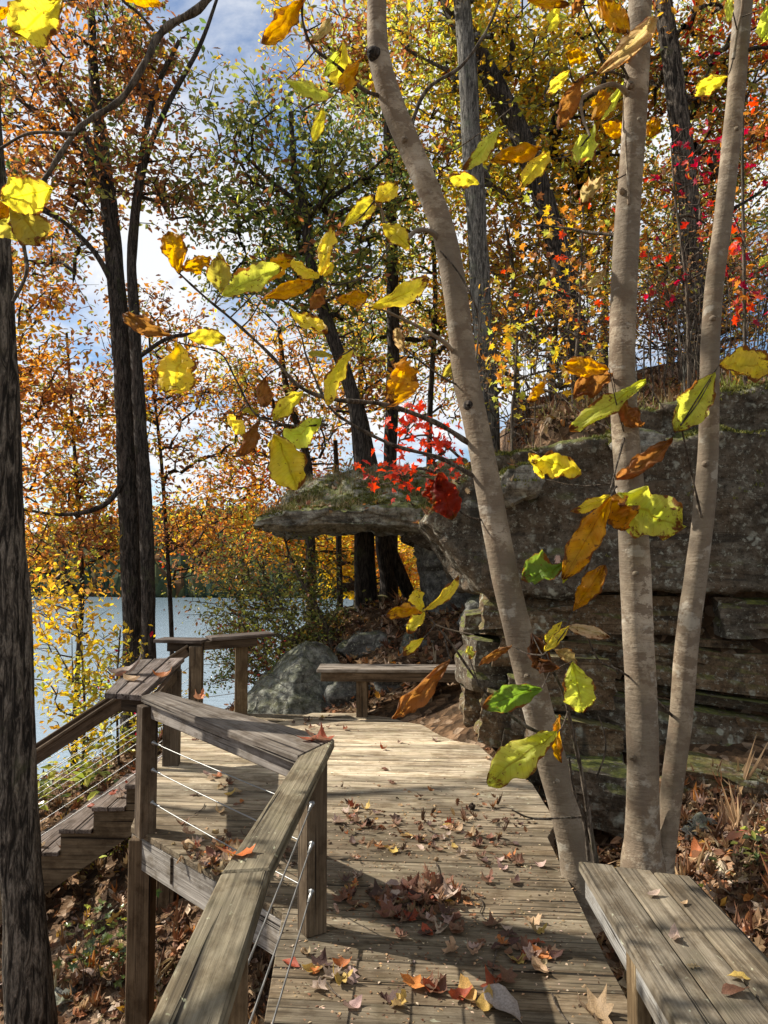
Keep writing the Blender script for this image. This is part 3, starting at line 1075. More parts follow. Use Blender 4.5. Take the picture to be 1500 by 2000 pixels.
def roughen(me, amp, scale, strata=0.0, sfreq=5.0, seed=0.0, smooth_it=1, fine=0.3, block=0.08):
    n = len(me.vertices)
    bm = bmesh.new(); bm.from_mesh(me)
    for _ in range(smooth_it):
        bmesh.ops.smooth_vert(bm, verts=bm.verts, factor=0.5, use_axis_x=True, use_axis_y=True, use_axis_z=True)
    bm.normal_update()
    sv = Vector((seed, seed * 1.7, -seed))
    for v in bm.verts:
        p = v.co
        q = p * scale + sv
        # blocky fracture: voronoi cell difference
        d = mnoise.fractal(q, 0.9, 2.1, 4) * amp
        d += amp * fine * mnoise.noise(p * scale * 7 + sv)
        dd, pp = mnoise.voronoi(Vector((p.x * scale * 0.9, p.y * scale * 0.9, p.z * scale * 2.0)) + sv)[0:2]
        d += amp * 0.5 * (min(dd[1] - dd[0], 0.25) - 0.15)
        hv = math.sin(pp[0].x * 12.9 + pp[0].y * 78.2 + pp[0].z * 37.7) * 43758.5
        d += block * ((hv - math.floor(hv)) - 0.5)
        dd2, pp2 = mnoise.voronoi(Vector((p.x * scale * 3.1, p.y * scale * 3.1, p.z * scale * 5.5)) + sv)[0:2]
        hv = math.sin(pp2[0].x * 12.9 + pp2[0].y * 78.2 + pp2[0].z * 37.7) * 43758.5
        d += block * 0.3 * ((hv - math.floor(hv)) - 0.5)
        if strata:
            wob = p.z + 0.10 * mnoise.noise(Vector((p.x * 0.7, p.y * 0.7, seed)))
            s = mnoise.noise(Vector((seed * 3.1, p.x * 0.15, wob * sfreq)))
            ledge = (s * 2.2)
            ledge = max(-0.6, min(0.6, ledge))
            hor = 1 - abs(v.normal.z)
            d += strata * ledge * hor
        v.co = p + v.normal * d
    bm.to_mesh(me); bm.free()
    for p in me.polygons: p.use_smooth = True
    return me


def rock_profile(name, pts, d, thick, mat, parent, voxel=0.06, amp=0.07, scale=1.3, strata=0.05, sfreq=5, seed=0.0, tilt=0.0, label=None, loc=None, block=0.08, wedge=None):
    """outline as seen from the deck (u,v), standing at distance d, thick metres deep; tilt turns the front about z"""
    bm = bmesh.new()
    w = [P(u, v, d) for u, v in pts]
    cx = sum(p.x for p in w) / len(w)
    fr = [Vector((p.x, d + tilt * (p.x - cx), p.z)) for p in w]
    vs_ = [bm.verts.new(p) for p in fr]
    f = bm.faces.new(vs_)
    r = bmesh.ops.extrude_face_region(bm, geom=[f])
    for g in r['geom']:
        if isinstance(g, bmesh.types.BMVert): g.co.y += thick
    bmesh.ops.recalc_face_normals(bm, faces=bm.faces)
    me = remesh_np(bm, voxel)
    me.name = name
    if wedge:
        zb, run, f0 = wedge
        for v in me.vertices:
            k = f0 + (1 - f0) * sstep(0, run, v.co.y - d)
            if v.co.z > zb: v.co.z = zb + (v.co.z - zb) * k
    roughen(me, amp, scale, strata, sfreq, seed, block=block)
    me.materials.clear()
    me.materials.append(mat)
    if parent is not None:
        o = put(name, me, mat, parent)
    else:
        o = put(name, me, mat, None, Vector((cx, d + thick / 2, min(p.z for p in w))))
    if label: o['label'] = label
    return o


outcrop = empty('rock_outcrop', (2.2, 6.5, 0.0), 'large lichen covered sandstone outcrop with an overhanging slab behind the pale trunks', 'rock')
# main upper block, its left end undercut
rock_profile('rock_block', [(838, 1010), (905, 935), (960, 880), (1090, 868), (1205, 852), (1700, 850), (1700, 1150), (1500, 1152), (1180, 1150), (1010, 1172), (955, 1165), (900, 1085)],
             6.35, 2.6, M['rock'], outcrop, 0.034, 0.06, 1.2, 0.03, 3.2, 3.0, tilt=-0.17, block=0.07)
rock_profile('rock_block', [(1195, 856), (1240, 800), (1400, 768), (1720, 750), (1720, 878), (1500, 884), (1200, 890)],
             6.25, 2.2, M['rock'], outcrop, 0.036, 0.05, 1.5, 0.02, 3.2, 9.0, tilt=-0.17, block=0.07)
rock_profile('rock_block', [(1690, 760), (1900, 700), (2300, 690), (2700, 760), (2700, 1500), (2300, 1800), (1720, 1780), (1680, 1300)], 5.6, 2.4, M['rock'], outcrop, 0.06, 0.08, 1.1, 0.05, 3.2, 8.0, tilt=-0.12, block=0.12)
# lower beds, set back under the overhang: thin and thick slabs of bedded stone
rock_profile('rock_core', [(980, 1180), (1180, 1168), (1480, 1162), (1780, 1160), (1790, 1760), (1500, 1740), (1200, 1740), (990, 1660)], 6.75, 1.2, M['rock_low'], outcrop, 0.06, 0.05, 1.3, 0.03, 7, 5.0, tilt=-0.17)
rs = random.Random(4)


def bed_slab(cx, cy, cz, sx, sy, sz, dip, yaw, seed, mat):
    bm = bmesh.new()
    bmesh.ops.create_cube(bm, size=1.0)
    for v in bm.verts:
        v.co.x += rs.uniform(-.07, .07); v.co.y += rs.uniform(-.08, .08); v.co.z += rs.uniform(-.08, .08)
        v.co.x *= sx; v.co.y *= sy; v.co.z *= sz
    bmesh.ops.subdivide_edges(bm, edges=list(bm.edges), cuts=7, use_grid_fill=True)
    bm.normal_update()
    a = min(sz, .3)
    for v in bm.verts:
        q = Vector((v.co.x * 2.2, v.co.y * 2.2, v.co.z * 6)) + Vector((seed, seed, 0))
        dd, pp = mnoise.voronoi(q)[0:2]
        hv = math.sin(pp[0].x * 12.9 + pp[0].y * 78.2 + pp[0].z * 37.7) * 43758.5
        hv -= math.floor(hv)
        n_ = Vector((v.normal.x, v.normal.y, v.normal.z * .5))
        v.co += n_ * ((hv - .5) * a * .28 + mnoise.noise(q * 2.3) * a * .12)
    bm.transform(Matrix.Translation((cx, cy, cz)) @ Matrix.Rotation(yaw, 4, 'Z') @ Matrix.Rotation(dip, 4, 'Y'))
    me = bpy.data.meshes.new('rock_slab'); bm.to_mesh(me); bm.free()
    me.materials.append(mat)
    return put('rock_slab', me, mat, outcrop)


def face_y(x): return 6.30 - 0.17 * (x - 2.2)


z = -0.42
for (h, back, dip) in [(.42, -.26, .13), (.15, -.20, .15), (.40, -.24, .14), (.09, -.02, .11), (.30, .02, .08), (.07, .16, .05), (.34, .06, .02), (.14, .34, 0)]:
    x = 0.98 + rs.uniform(0, .2)
    while x < 5.2:
        w_ = rs.uniform(.35, 1.0) * (2.1 if h > .25 else 1.0)
        zc = z + h / 2 - math.tan(dip) * (x + w_ / 2 - 1.6) * .9
        yc = face_y(x + w_ / 2) + back + .55 + rs.uniform(-.09, .09)
        bed_slab(x + w_ / 2, yc, zc, w_ * 1.02, 1.1, h * rs.uniform(.9, 1.03), dip, -.15 + rs.uniform(-.06, .06), rs.uniform(0, 50), M['rock_low'] if rs.random() < .7 else M['rock'])
        x += w_
    z += h
# loose blocks leaning against the foot of the wall by the deck
for (u0, v0, w_, h_, d, dp) in [(975, 1300, 120, 90, 6.7, .1), (955, 1215, 90, 40, 7.0, -.1), (1000, 1410, 110, 100, 6.3, .25), (945, 1375, 60, 90, 7.0, 0), (1120, 1335, 150, 100, 6.1, .05), (1130, 1450, 160, 90, 5.9, .2), (1060, 1215, 110, 50, 6.4, -.05), (1170, 1560, 130, 110, 5.5, .1), (1440, 1560, 200, 90, 5.35, .1)]:
    c = P(u0, v0, d)
    bed_slab(c.x, c.y + .25, c.z, w_ * d / FPX, .6, h_ * d / FPX, dp, rs.uniform(-.4, .2), rs.uniform(0, 50), M['rock_low'] if rs.random() < .6 else M['rock'])
# overhanging slab
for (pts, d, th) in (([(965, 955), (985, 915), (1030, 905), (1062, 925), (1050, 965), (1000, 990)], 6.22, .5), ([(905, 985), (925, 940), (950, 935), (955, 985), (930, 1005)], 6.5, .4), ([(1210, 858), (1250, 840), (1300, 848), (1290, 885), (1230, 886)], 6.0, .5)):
    rock_profile('rock_block', pts, d, th, M['rock_sunlit_lichen'], outcrop, 0.022, 0.03, 3.0, 0.01, 9, 3.3, tilt=-.17, block=0.05)
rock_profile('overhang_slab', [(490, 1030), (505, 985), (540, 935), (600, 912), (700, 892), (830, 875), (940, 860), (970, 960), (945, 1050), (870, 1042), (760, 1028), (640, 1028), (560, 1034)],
             8.9, 2.5, M['rock_sunlit_lichen'], outcrop, 0.034, 0.05, 2.0, 0.02, 8, 2.2, tilt=0.10, block=0.09, wedge=(P(640, 1028, 8.9).z, 1.5, 0.26))
rock_profile('overhang_slab', [(800, 1026), (900, 1022), (960, 1045), (960, 1085), (850, 1072), (790, 1050)], 9.3, 1.6, M['rock'], outcrop, 0.04, 0.03, 2.6, 0.02, 9, 6.6)
rock_profile('rock_pillar', [(822, 1060), (900, 1058), (985, 1120), (985, 1270), (880, 1290), (850, 1220), (826, 1130)], 9.6, 1.3, M['boulder'], outcrop, 0.045, 0.05, 1.9, 0.03, 6, 12.0)

# boulders
BO = [
    ('boulder', [(655, 1272), (690, 1238), (745, 1232), (770, 1252), (745, 1285), (680, 1292)], 9.2, 0.7, 'boulder', 'small grey green boulder behind the left end of the far bench'),
    ('boulder', [(770, 1300), (800, 1250), (870, 1245), (925, 1262), (940, 1310), (870, 1330)], 8.9, 0.8, 'boulder', 'rounded boulder behind the right end of the far bench'),
    ('boulder', [(735, 1330), (770, 1315), (850, 1318), (905, 1335), (915, 1400), (840, 1410), (745, 1405)], 8.35, 0.6, 'boulder', 'dark boulder in the shade underneath the far bench'),
    ('boulder', [(640, 1400), (650, 1330), (700, 1315), (735, 1345), (730, 1405)], 8.45, 0.5, 'boulder', 'low dark boulder under the left part of the far bench'),
    ('boulder', [(540, 1262), (600, 1225), (680, 1195), (755, 1170), (765, 1200), (700, 1232), (640, 1262)], 11.0, 1.2, 'rock_low', 'brown slanting slab of rock beneath the overhang'),
    ('boulder', [(925, 1180), (990, 1140), (1010, 1200), (950, 1240), (900, 1230)], 8.2, 0.8, 'boulder', 'broken rock tucked below the corner of the outcrop'),
]
bm = bmesh.new()
for (u, v, d) in [(598, 1246, 8.9), (642, 1262, 9.2), (690, 1322, 8.9), (694, 1405, 8.7), (640, 1425, 8.3), (552, 1424, 8.0), (470, 1440, 8.35), (450, 1400, 8.9), (500, 1330, 9.2), (548, 1272, 9.3), (600, 1300, 9.8), (690, 1400, 9.6), (470, 1420, 9.6), (575, 1330, 8.45)]:
    bm.verts.new(P(u, v, d))
bmesh.ops.convex_hull(bm, input=bm.verts)
me = remesh_np(bm, 0.03); me.name = 'boulder'
roughen(me, 0.04, 1.6, 0.01, 5, 4.4, 2, 0.3, 0.05)
me.materials.clear(); me.materials.append(M['boulder_sunlit'])
tag(put('boulder', me, M['boulder_sunlit'], None, P(575, 1400, 8.6)), 'big pale sloping boulder between the far railing and the bench', 'boulder')
for (nm, pts, d, th, mt, lab) in BO:
    o = rock_profile(nm, pts, d, th, M[mt], None, 0.045, 0.05, 1.8, 0.02, 5, random.uniform(0, 30))
    tag(o, lab, 'boulder')


def pebble(u, v, d, s, label):
    bm = bmesh.new(); bmesh.ops.create_icosphere(bm, subdivisions=3, radius=1.0)
    for w in bm.verts: w.co = Vector((w.co.x * s, w.co.y * s * 0.8, w.co.z * s * 0.55))
    me = bpy.data.meshes.new('stone'); bm.to_mesh(me); bm.free()
    roughen(me, 0.28 * s, 1.6 / s, 0, 5, random.uniform(0, 30), 0)
    x, y = P(u, v, d).x, d
    o = obj_mesh('stone', me, M['boulder'], None, (x, y, ground_h(x, y) + s * 0.15))
    tag(o, label, 'stone')


pebble(130, 1880, 5.2, 0.09, 'pale stone among the leaves below the stairs')
pebble(245, 1950, 4.5, 0.06, 'small pale stone near the foot of the deck post')
pebble(1370, 1600, 4.9, 0.10, 'small stone in the litter at the foot of the rock')
pebble(500, 1385, 8.5, 0.16, 'white stone beside the far railing post')

# ------------------------------------------------------------------ leaves (many, vectorised)
def leaf_tmpl(kind):
    if kind == 'simple':
        v = np.array([(0, 0, 0), (-.24, .42, .06), (0, .45, -.02), (.24, .42, .06), (-.15, .78, .03), (.15, .78, .03), (0, 1, -.05)], float)
        f = np.array([(0, 2, 1), (0, 3, 2), (1, 2, 4), (2, 3, 5), (2, 6, 4), (2, 5, 6)])
    elif kind == 'small':
        v = np.array([(0, 0, 0), (-.27, .5, .08), (0, 1, -.03), (.27, .5, .08)], float)
        f = np.array([(0, 3, 1), (1, 3, 2)])
    elif kind == 'maple':
        pr = [(0, 0), (.12, .18), (.42, .12), (.34, .34), (.55, .58), (.24, .56), (.14, .72), (0, 1.0), (-.14, .72), (-.24, .56), (-.55, .58), (-.34, .34), (-.42, .12), (-.12, .18)]
        v = [(0, .38, -.05)] + [(x, y, .12 * (x * x) + .03 * math.sin(9 * x + 5 * y)) for x, y in pr]
        v = np.array(v, float)
        k = len(pr)
        f = np.array([(0, 1 + i, 1 + (i + 1) % k) for i in range(k)])
    elif kind == 'oak':
        half = [(.03, .0), (.12, .14), (.08, .22), (.27, .32), (.13, .42), (.34, .55), (.17, .64), (.26, .80), (.1, .86)]
        pr = half + [(0, 1.0)] + [(-x, y) for x, y in half[::-1]]
        v = [(0, .5, -.06)] + [(x, y, .35 * x * x + .06 * math.sin(7 * y)) for x, y in pr]
        v = np.array(v, float); k = len(pr)
        f = np.array([(0, 1 + i, 1 + (i + 1) % k) for i in range(k)])
    return v, f


TM = {k: leaf_tmpl(k) for k in ('simple', 'small', 'maple', 'oak')}


def rand_frames(n, rng, droop=0.35, flat=None):
    """(n,3,3) rotation matrices; columns x (across), y (along the leaf), z (normal)"""
    y = rng.normal(size=(n, 3)); y[:, 2] = y[:, 2] * 0.7 - droop
    if flat is not None: y[:, 2] *= flat
    y /= np.linalg.norm(y, axis=1, keepdims=True)
    z = rng.normal(size=(n, 3)) * (0.9 if flat is None else 0.35); z[:, 2] += 0.9
    z -= y * np.sum(z * y, axis=1, keepdims=True)
    z /= np.linalg.norm(z, axis=1, keepdims=True)
    x = np.cross(y, z)
    return np.stack([x, y, z], axis=2)


def pal(rng, n, colors, weights, jit=0.22, pos=None):
    w = np.array(weights, float) / sum(weights)
    if pos is None:
        pick = rng.choice(len(colors), n, p=w)
    else:                                                   # neighbouring leaves tend to share a colour
        ph = rng.uniform(0, 6.28, 9)
        f = sum(np.sin(pos[:, i % 3] * (1.1 + .7 * i) + pos[:, (i + 1) % 3] * (1.9 - .2 * i) + ph[i]) for i in range(6)) / 2.2
        f = f + rng.normal(size=n) * 0.75
        rk = np.argsort(np.argsort(f)) / n
        order = rng.permutation(len(colors))
        pick = order[np.minimum(np.searchsorted(np.cumsum(w[order]), rk), len(colors) - 1)]
    c = np.array(colors, float)[pick]
    c = c * rng.uniform(1 - jit, 1 + jit, (n, 1)) * rng.uniform(0.92, 1.08, (n, 3))
    return np.clip(c, 0.005, 0.9)


def leaves_mesh(name, pos, size, cols, kind, rng, droop=0.35, flat=None, curl=0.0):
    v0, f0 = TM[kind]
    n = len(pos)
    R = rand_frames(n, rng, droop, flat)
    vv = np.repeat(v0[None], n, 0) * size[:, None, None]
    if curl:
        c = rng.normal(size=(n, 1)) * curl
        vv[:, :, 2] += c * ((vv[:, :, 1] - 0.4 * size[:, None]) ** 2) / size[:, None] * 2 + c * 1.2 * vv[:, :, 0] ** 2 / size[:, None] * 3
    w = np.einsum('nij,nkj->nki', R, vv) + pos[:, None, :]
    f = (f0[None] + (np.arange(n) * len(v0))[:, None, None]).reshape(-1, 3)
    tint = np.ones((n * len(f0), 4), np.float32)
    tint[:, :3] = np.repeat(cols, len(f0), 0)
    return mesh_np(name, w.reshape(-1, 3), f, False, tint)


# real leaf colours
C = dict(
    rust=(0.30, 0.125, 0.05), brown=(0.19, 0.095, 0.05), orange=(0.58, 0.24, 0.05), amber=(0.62, 0.36, 0.06), yellow=(0.66, 0.48, 0.05),
    lime=(0.46, 0.48, 0.08), olive=(0.25, 0.25, 0.065), green=(0.12, 0.175, 0.05), dgreen=(0.05, 0.085, 0.025), red=(0.50, 0.045, 0.03), crimson=(0.38, 0.02, 0.045),
    scarlet=(0.78, 0.09, 0.04), tan=(0.36, 0.235, 0.125), pale=(0.50, 0.38, 0.27), dbrown=(0.07, 0.04, 0.024))


def P2(*a): return [C[k] for k in a[0::2]], list(a[1::2])


# ------------------------------------------------------------------ tree builder
def clumps(rng, ells, n, nclump):
    """points in clumps inside ellipsoids given as (u, v, depth, ru, rv, rd) with ru, rv in photo units at that depth"""
    vol = np.array([e[3] * e[4] * (e[6] if len(e) > 6 else 1) for e in ells], float); vol /= vol.sum()
    out = []
    for e, share in zip(ells, vol):
        c = P(e[0], e[1], e[2]); s = e[2] / FPX
        rad = np.array([e[3] * s, e[5], e[4] * s])
        m = max(2, int(nclump * share)); k = int(n * share)
        d = rng.normal(size=(m, 3)); d /= np.linalg.norm(d, axis=1, keepdims=True)
        cc = d * rng.uniform(0.15, 1.0, (m, 1)) ** 0.5 * rad + np.array(c)
        pick = rng.integers(0, m, k)
        pts = cc[pick] + rng.normal(size=(k, 3)) * rad * 0.25
        out.append(pts)
    return np.concatenate(out)


def grow(rng, trunk, trad, pts, step=0.35, tip=0.004, expo=0.5):
    """connect every point to the nearest node of the growing skeleton; returns chains [(pts, radii)]"""
    cp, _ = catmull(trunk, trad, 6)
    base = [np.array(p) for p in cp]
    nodes = list(base[len(base) // 4:])
    pos = np.zeros((len(nodes) + len(pts) * 14 + 10, 3)); m = 0
    par = -np.ones(len(pos), int); load = np.zeros(len(pos))
    for p in nodes:
        pos[m] = p; par[m] = m - 1; m += 1
    nt_ = m
    d0 = np.min(np.linalg.norm(pts[:, None, :] - pos[None, :m, :], axis=2), axis=1)
    chains = []
    for i in np.argsort(d0):
        a = pts[i]
        dv = a - pos[:m]
        dist = np.linalg.norm(dv, axis=1)
        cost = dist * (1 + 0.55 * np.clip(-dv[:, 2] / (dist + 1e-6), 0, 1)) + 0.25 * (dv[:, 2] < 0)
        j = int(np.argmin(cost))
        L = dist[j]
        k = int(min(12, max(2, math.ceil(L / step))))
        a0 = pos[j]
        if m + k >= len(pos): break
        mid = (a0 + a) / 2 + rng.normal(size=3) * 0.10 * L + np.array([0, 0, 0.10 * L])
        ids = [j]
        for s in range(1, k + 1):
            t = s / k
            q = (1 - t) ** 2 * a0 + 2 * t * (1 - t) * mid + t * t * a + (rng.normal(size=3) * 0.035 * min(L, 1.2) if s < k else 0)
            pos[m] = q; par[m] = ids[-1]; ids.append(m); m += 1
        chains.append(ids)
    # loads
    load[:] = 0
    for ids in chains: load[ids[-1]] += 1
    for i in range(m - 1, 0, -1):
        if par[i] >= 0: load[par[i]] += load[i]
    res = []
    for ids in chains:
        r = tip * (load[ids] ** expo) + tip * 0.4
        r[0] = min(r[0], r[1] * 1.15)
        r[-1] = tip * 0.5
        res.append((pos[ids].copy(), r))
    return res


def tree(name, label, cat, trunks, ells, n, nclump, palette, leaf, per, bark, seed, group=None, kind='simple', tip=0.0045,
         step=0.35, limbs=(), foliage='foliage', jitter=0.16, sides=14, leafy=1.0, droop=0.35, limb_r=0.022, extra_pal=None, base_z=None, furrow=0.12, trough=0.1):
    """trunks: list of lists of (u, v, depth, width_px) from low to high; ells: crown"""
    rng = np.random.default_rng(seed)
    tk = []
    if cat == 'tree': n = int(n * 1.35); nclump = int(nclump * 1.2); per = int(per * 1.0); jitter = 0.10
    for tr in trunks:
        pts = [P(u, v, d) for (u, v, d, w) in tr]
        rad = [w * d / FPX / 2 for (u, v, d, w) in tr]
        gz = ground_h(pts[0].x, pts[0].y) if base_z is None else base_z
        if pts[0].z > gz + 0.1:
            nstep = max(1, int((pts[0].z - gz) / 1.5))
            lean = (pts[0] - pts[1]) / max(0.2, (pts[0] - pts[1]).length)
            for s in range(1, nstep + 1):
                z = tr and pts[0].z
            extra, er = [], []
            p0 = pts[0].copy()
            for s in range(nstep, 0, -1):
                t = s / nstep
                extra.append(Vector((p0.x + lean.x * (p0.z - gz) * t * 0.35, p0.y + lean.y * 0, p0.z + (gz - 0.25 - p0.z) * t)))
                er.append(rad[0] * (1 + 0.25 * t + (0.35 if s == nstep else 0)))
            pts = extra + pts; rad = er + rad
        tk.append((pts, rad))
    b0 = tk[0][0][0]
    root = empty(name, (b0.x, b0.y, b0.z + 0.25), label, cat, group)
    for (pts, rad) in tk:
        put('trunk', trunk_mesh('trunk', pts, rad, sides, trough, 8, furrow if bark in ('bark_furrow', 'bark_dark', 'bark_grey') else 0.0, seed), M[bark], root)
    for lb in limbs:
        pts = [P(u, v, d) for (u, v, d, w) in lb]; rad = [w * d / FPX / 2 for (u, v, d, w) in lb]
        put('limb', trunk_mesh('limb', pts, rad, 10, 0.1, 6, 0.05, seed), M[bark], root)
        tk.append((pts, rad))
    if n:
        pts = clumps(rng, ells, n, nclump)
        if len(tk) > 1:
            mids = [np.array([tuple(p) for p in t[0]]) for t in tk]
            dd = np.stack([np.min(np.linalg.norm(pts[:, None] - m_[None], axis=2), axis=1) for m_ in mids])
            own = np.argmin(dd, axis=0)
        else:
            own = np.zeros(len(pts), int)
        twigs = Bag(); LP = []
        limbs = 0
        for i, (tp, tr_) in enumerate(tk):
            sub = pts[own == i]
            if not len(sub): continue
            for cpts, cr2 in grow(rng, tp, tr_, sub, step, tip):
                if cr2[0] > limb_r and limbs < 40:
                    v, f = tube(cpts, cr2, 7)
                    put('limb', mesh_np('limb', v, f), M[bark], root); limbs += 1
                else:
                    twigs.tube(cpts, cr2, 3 if cr2[0] < 0.012 else 5)
                k = len(cpts)
                npt = max(1, int(per * leafy))
                sel = cpts[max(1, k // 2):]
                q = sel[rng.integers(0, len(sel), npt)]
                LP.append(q + rng.normal(size=(npt, 3)) * jitter)
        tm = twigs.mesh('twigs')
        if tm: tag(put('twigs', tm, M['bark_twig'] if bark == 'bark_smooth' else M[bark], root), kind='stuff')
        if LP and per:
            LP = np.concatenate(LP)
            cols = pal(rng, len(LP), *palette, pos=LP)
            if extra_pal:                                   # part of the crown has another colour
                (fn, p2) = extra_pal
                msk = np.array([fn(p) for p in LP])
                if msk.any(): cols[msk] = pal(rng, int(msk.sum()), *p2)
            size = rng.uniform(0.5, 1.4, len(LP)) * leaf * (1.1 if cat == 'tree' else 1.0)
            tag(put('foliage', leaves_mesh('foliage', LP, size, cols, kind, rng, droop), M[foliage], root), kind='stuff')
    return root


# palettes
P_RUST = P2('rust', 3.5, 'brown', 3.5, 'orange', 1.3, 'olive', 3, 'amber', .5, 'green', 1.2)
P_ORANGE = P2('orange', 3, 'amber', 2.2, 'rust', 2.8, 'yellow', .8, 'lime', .8, 'olive', 1.8, 'brown', 1)
P_OLIVE = P2('olive', 4, 'green', 2.5, 'lime', 1.4, 'rust', 1.2, 'amber', 1)
P_YG = P2('lime', 2.5, 'yellow', 2.5, 'olive', 2.5, 'amber', 1.5, 'rust', .8)
P_GOLD = P2('amber', 3, 'yellow', 3, 'orange', 2, 'lime', 1)
P_MIXR = P2('rust', 2, 'orange', 1.5, 'red', .8, 'olive', 3.5, 'crimson', .4, 'amber', 2, 'green', 1)
P_LAUREL = P2('green', 4, 'olive', 3, 'lime', 1.2, 'dgreen', 1.5, 'rust', .5)
P_YELLOW = P2('yellow', 4, 'lime', 2, 'amber', 1.5)

# tall oak with two stems on the bank
tree('oak_tree', 'tall dark oak with two close stems on the lake bank at left', 'tree',
     [[(262, 1290, 11.5, 42), (252, 1000, 11.5, 42), (245, 820, 11.5, 38), (235, 650, 11.5, 36), (218, 450, 11.6, 34), (200, 300, 11.7, 28), (185, 170, 11.8, 22), (178, 20, 12, 15), (170, -150, 12, 10)],
      [(290, 1240, 11.2, 27), (284, 1000, 11.2, 27), (272, 800, 11.3, 26), (262, 620, 11.3, 22), (258, 480, 11.4, 18), (275, 330, 11.5, 15), (300, 190, 11.6, 11), (350, 80, 11.6, 8)]],
     [(150, 150, 12, 240, 230, 1.6), (60, 420, 12, 150, 150, 1.4), (330, 380, 11.8, 140, 130, 1.3, .8), (300, 60, 12, 120, 120, 1.2, .7)], 620, 90, P_RUST, 0.105, 15, 'bark_dark', 21,
     limbs=[[(218, 450, 11.6, 20), (190, 330, 11.4, 17), (150, 230, 11.3, 14), (100, 150, 11.2, 10), (60, 60, 11.1, 6)],
            [(258, 520, 11.4, 17), (268, 400, 11.3, 15), (288, 300, 11.2, 13), (330, 200, 11.1, 11), (390, 90, 11, 9), (430, -20, 11, 6)],
            [(205, 380, 11.6, 14), (150, 290, 11.8, 12), (70, 220, 12, 9), (-10, 160, 12.2, 5)],
            [(240, 600, 11.5, 13), (190, 500, 11.3, 11), (120, 430, 11.2, 8), (40, 380, 11, 5)],
            [(248, 930, 11.4, 12), (205, 985, 11.2, 10), (130, 1005, 11.1, 7), (40, 995, 11, 4)],
            [(268, 700, 11.3, 9), (330, 660, 11.2, 8), (400, 650, 11.2, 5)]])
tree('maple_tree', 'orange leaved tree behind the twin oak stems', 'tree',
     [[(335, 1240, 13, 9), (325, 1050, 13, 8), (315, 900, 13, 7), (300, 760, 13, 5), (290, 640, 13, 4)]],
     [(390, 800, 13.5, 130, 120, 1.5), (400, 1030, 13.5, 120, 100, 1.4), (300, 640, 13, 110, 90, 1.2, .7)], 300, 55, P_ORANGE, 0.085, 17, 'bark_dark', 22)
tree('maple_tree', 'golden and orange maple at the water edge behind the left trunk', 'tree',
     [[(150, 1330, 12.5, 10), (160, 1150, 12.5, 9), (150, 950, 12.5, 8), (140, 800, 12.5, 6), (130, 650, 12.5, 5)]],
     [(120, 1010, 12.5, 130, 130, 1.4), (150, 760, 12.6, 120, 110, 1.3, .6), (180, 900, 12.6, 100, 100, 1.2, .5)], 330, 60, P_ORANGE, 0.09, 17, 'bark_dark', 23)
tree('oak_tree', 'sparse orange brown tree seen between the oak and the leaning trunk', 'tree',
     [[(608, 1200, 14, 22), (606, 1060, 14, 20), (600, 900, 14, 16), (560, 760, 14, 12), (545, 640, 14, 8)]],
     [(540, 720, 14.5, 130, 100, 1.6), (610, 820, 14.5, 120, 90, 1.5), (500, 850, 14.2, 90, 80, 1.2)], 300, 55, P2('orange', 3, 'rust', 2.5, 'amber', 2, 'olive', 2, 'tan', 1), 0.09, 11, 'bark_dark', 24)
tree('oak_tree', 'forked dark tree with green and bronze crown in the middle', 'tree',
     [[(705, 900, 11, 30), (690, 780, 11, 28), (650, 660, 11, 25), (612, 540, 11, 22), (597, 430, 11, 19), (590, 390, 11, 17), (575, 330, 11.1, 12), (568, 220, 11.2, 9)]],
     [(600, 330, 11.6, 200, 140, 1.8, 1.2), (500, 460, 11.4, 150, 120, 1.5, 1.1), (690, 420, 11.6, 130, 140, 1.5), (640, 560, 11.3, 130, 100, 1.3, .8)], 620, 85, P2('olive', 3.5, 'green', 4.5, 'dgreen', 1, 'lime', 1, 'rust', 1), 0.095, 12, 'bark_dark', 25,
     limbs=[[(597, 420, 11, 12), (575, 390, 11, 10), (525, 350, 11, 8), (480, 305, 11, 5)], [(600, 420, 11, 12), (650, 385, 11, 10), (710, 345, 11, 7), (760, 300, 11, 4)]])
tree('oak_tree', 'slim tree with rust coloured leaves against the clouds at top centre', 'tree',
     [[(762, 900, 12.5, 26), (768, 700, 12.5, 25), (765, 480, 12.5, 24), (757, 250, 12.5, 20), (745, 100, 12.5, 15), (720, -30, 12.5, 11)]],
     [(630, 120, 13, 130, 110, 1.5, .7), (760, 80, 13, 110, 120, 1.5), (840, 330, 13.2, 100, 170, 1.5, .9)], 440, 70, P2('amber', 2, 'rust', 3, 'olive', 3, 'lime', 1, 'yellow', 1), 0.10, 14, 'bark_dark', 26)
tree('oak_tree', 'straight grey trunk behind the leaning pale tree', 'tree',
     [[(950, 740, 9.3, 42), (940, 600, 9.3, 41), (932, 450, 9.3, 40), (922, 300, 9.3, 40), (914, 150, 9.3, 38), (903, 0, 9.3, 34), (895, -120, 9.4, 28)]],
     [(880, 60, 10.5, 130, 130, 1.5), (1000, 150, 10.5, 130, 150, 1.5), (1010, 330, 10.8, 120, 120, 1.3, .7)], 480, 80, P_YG, 0.09, 17, 'bark_grey', 27)
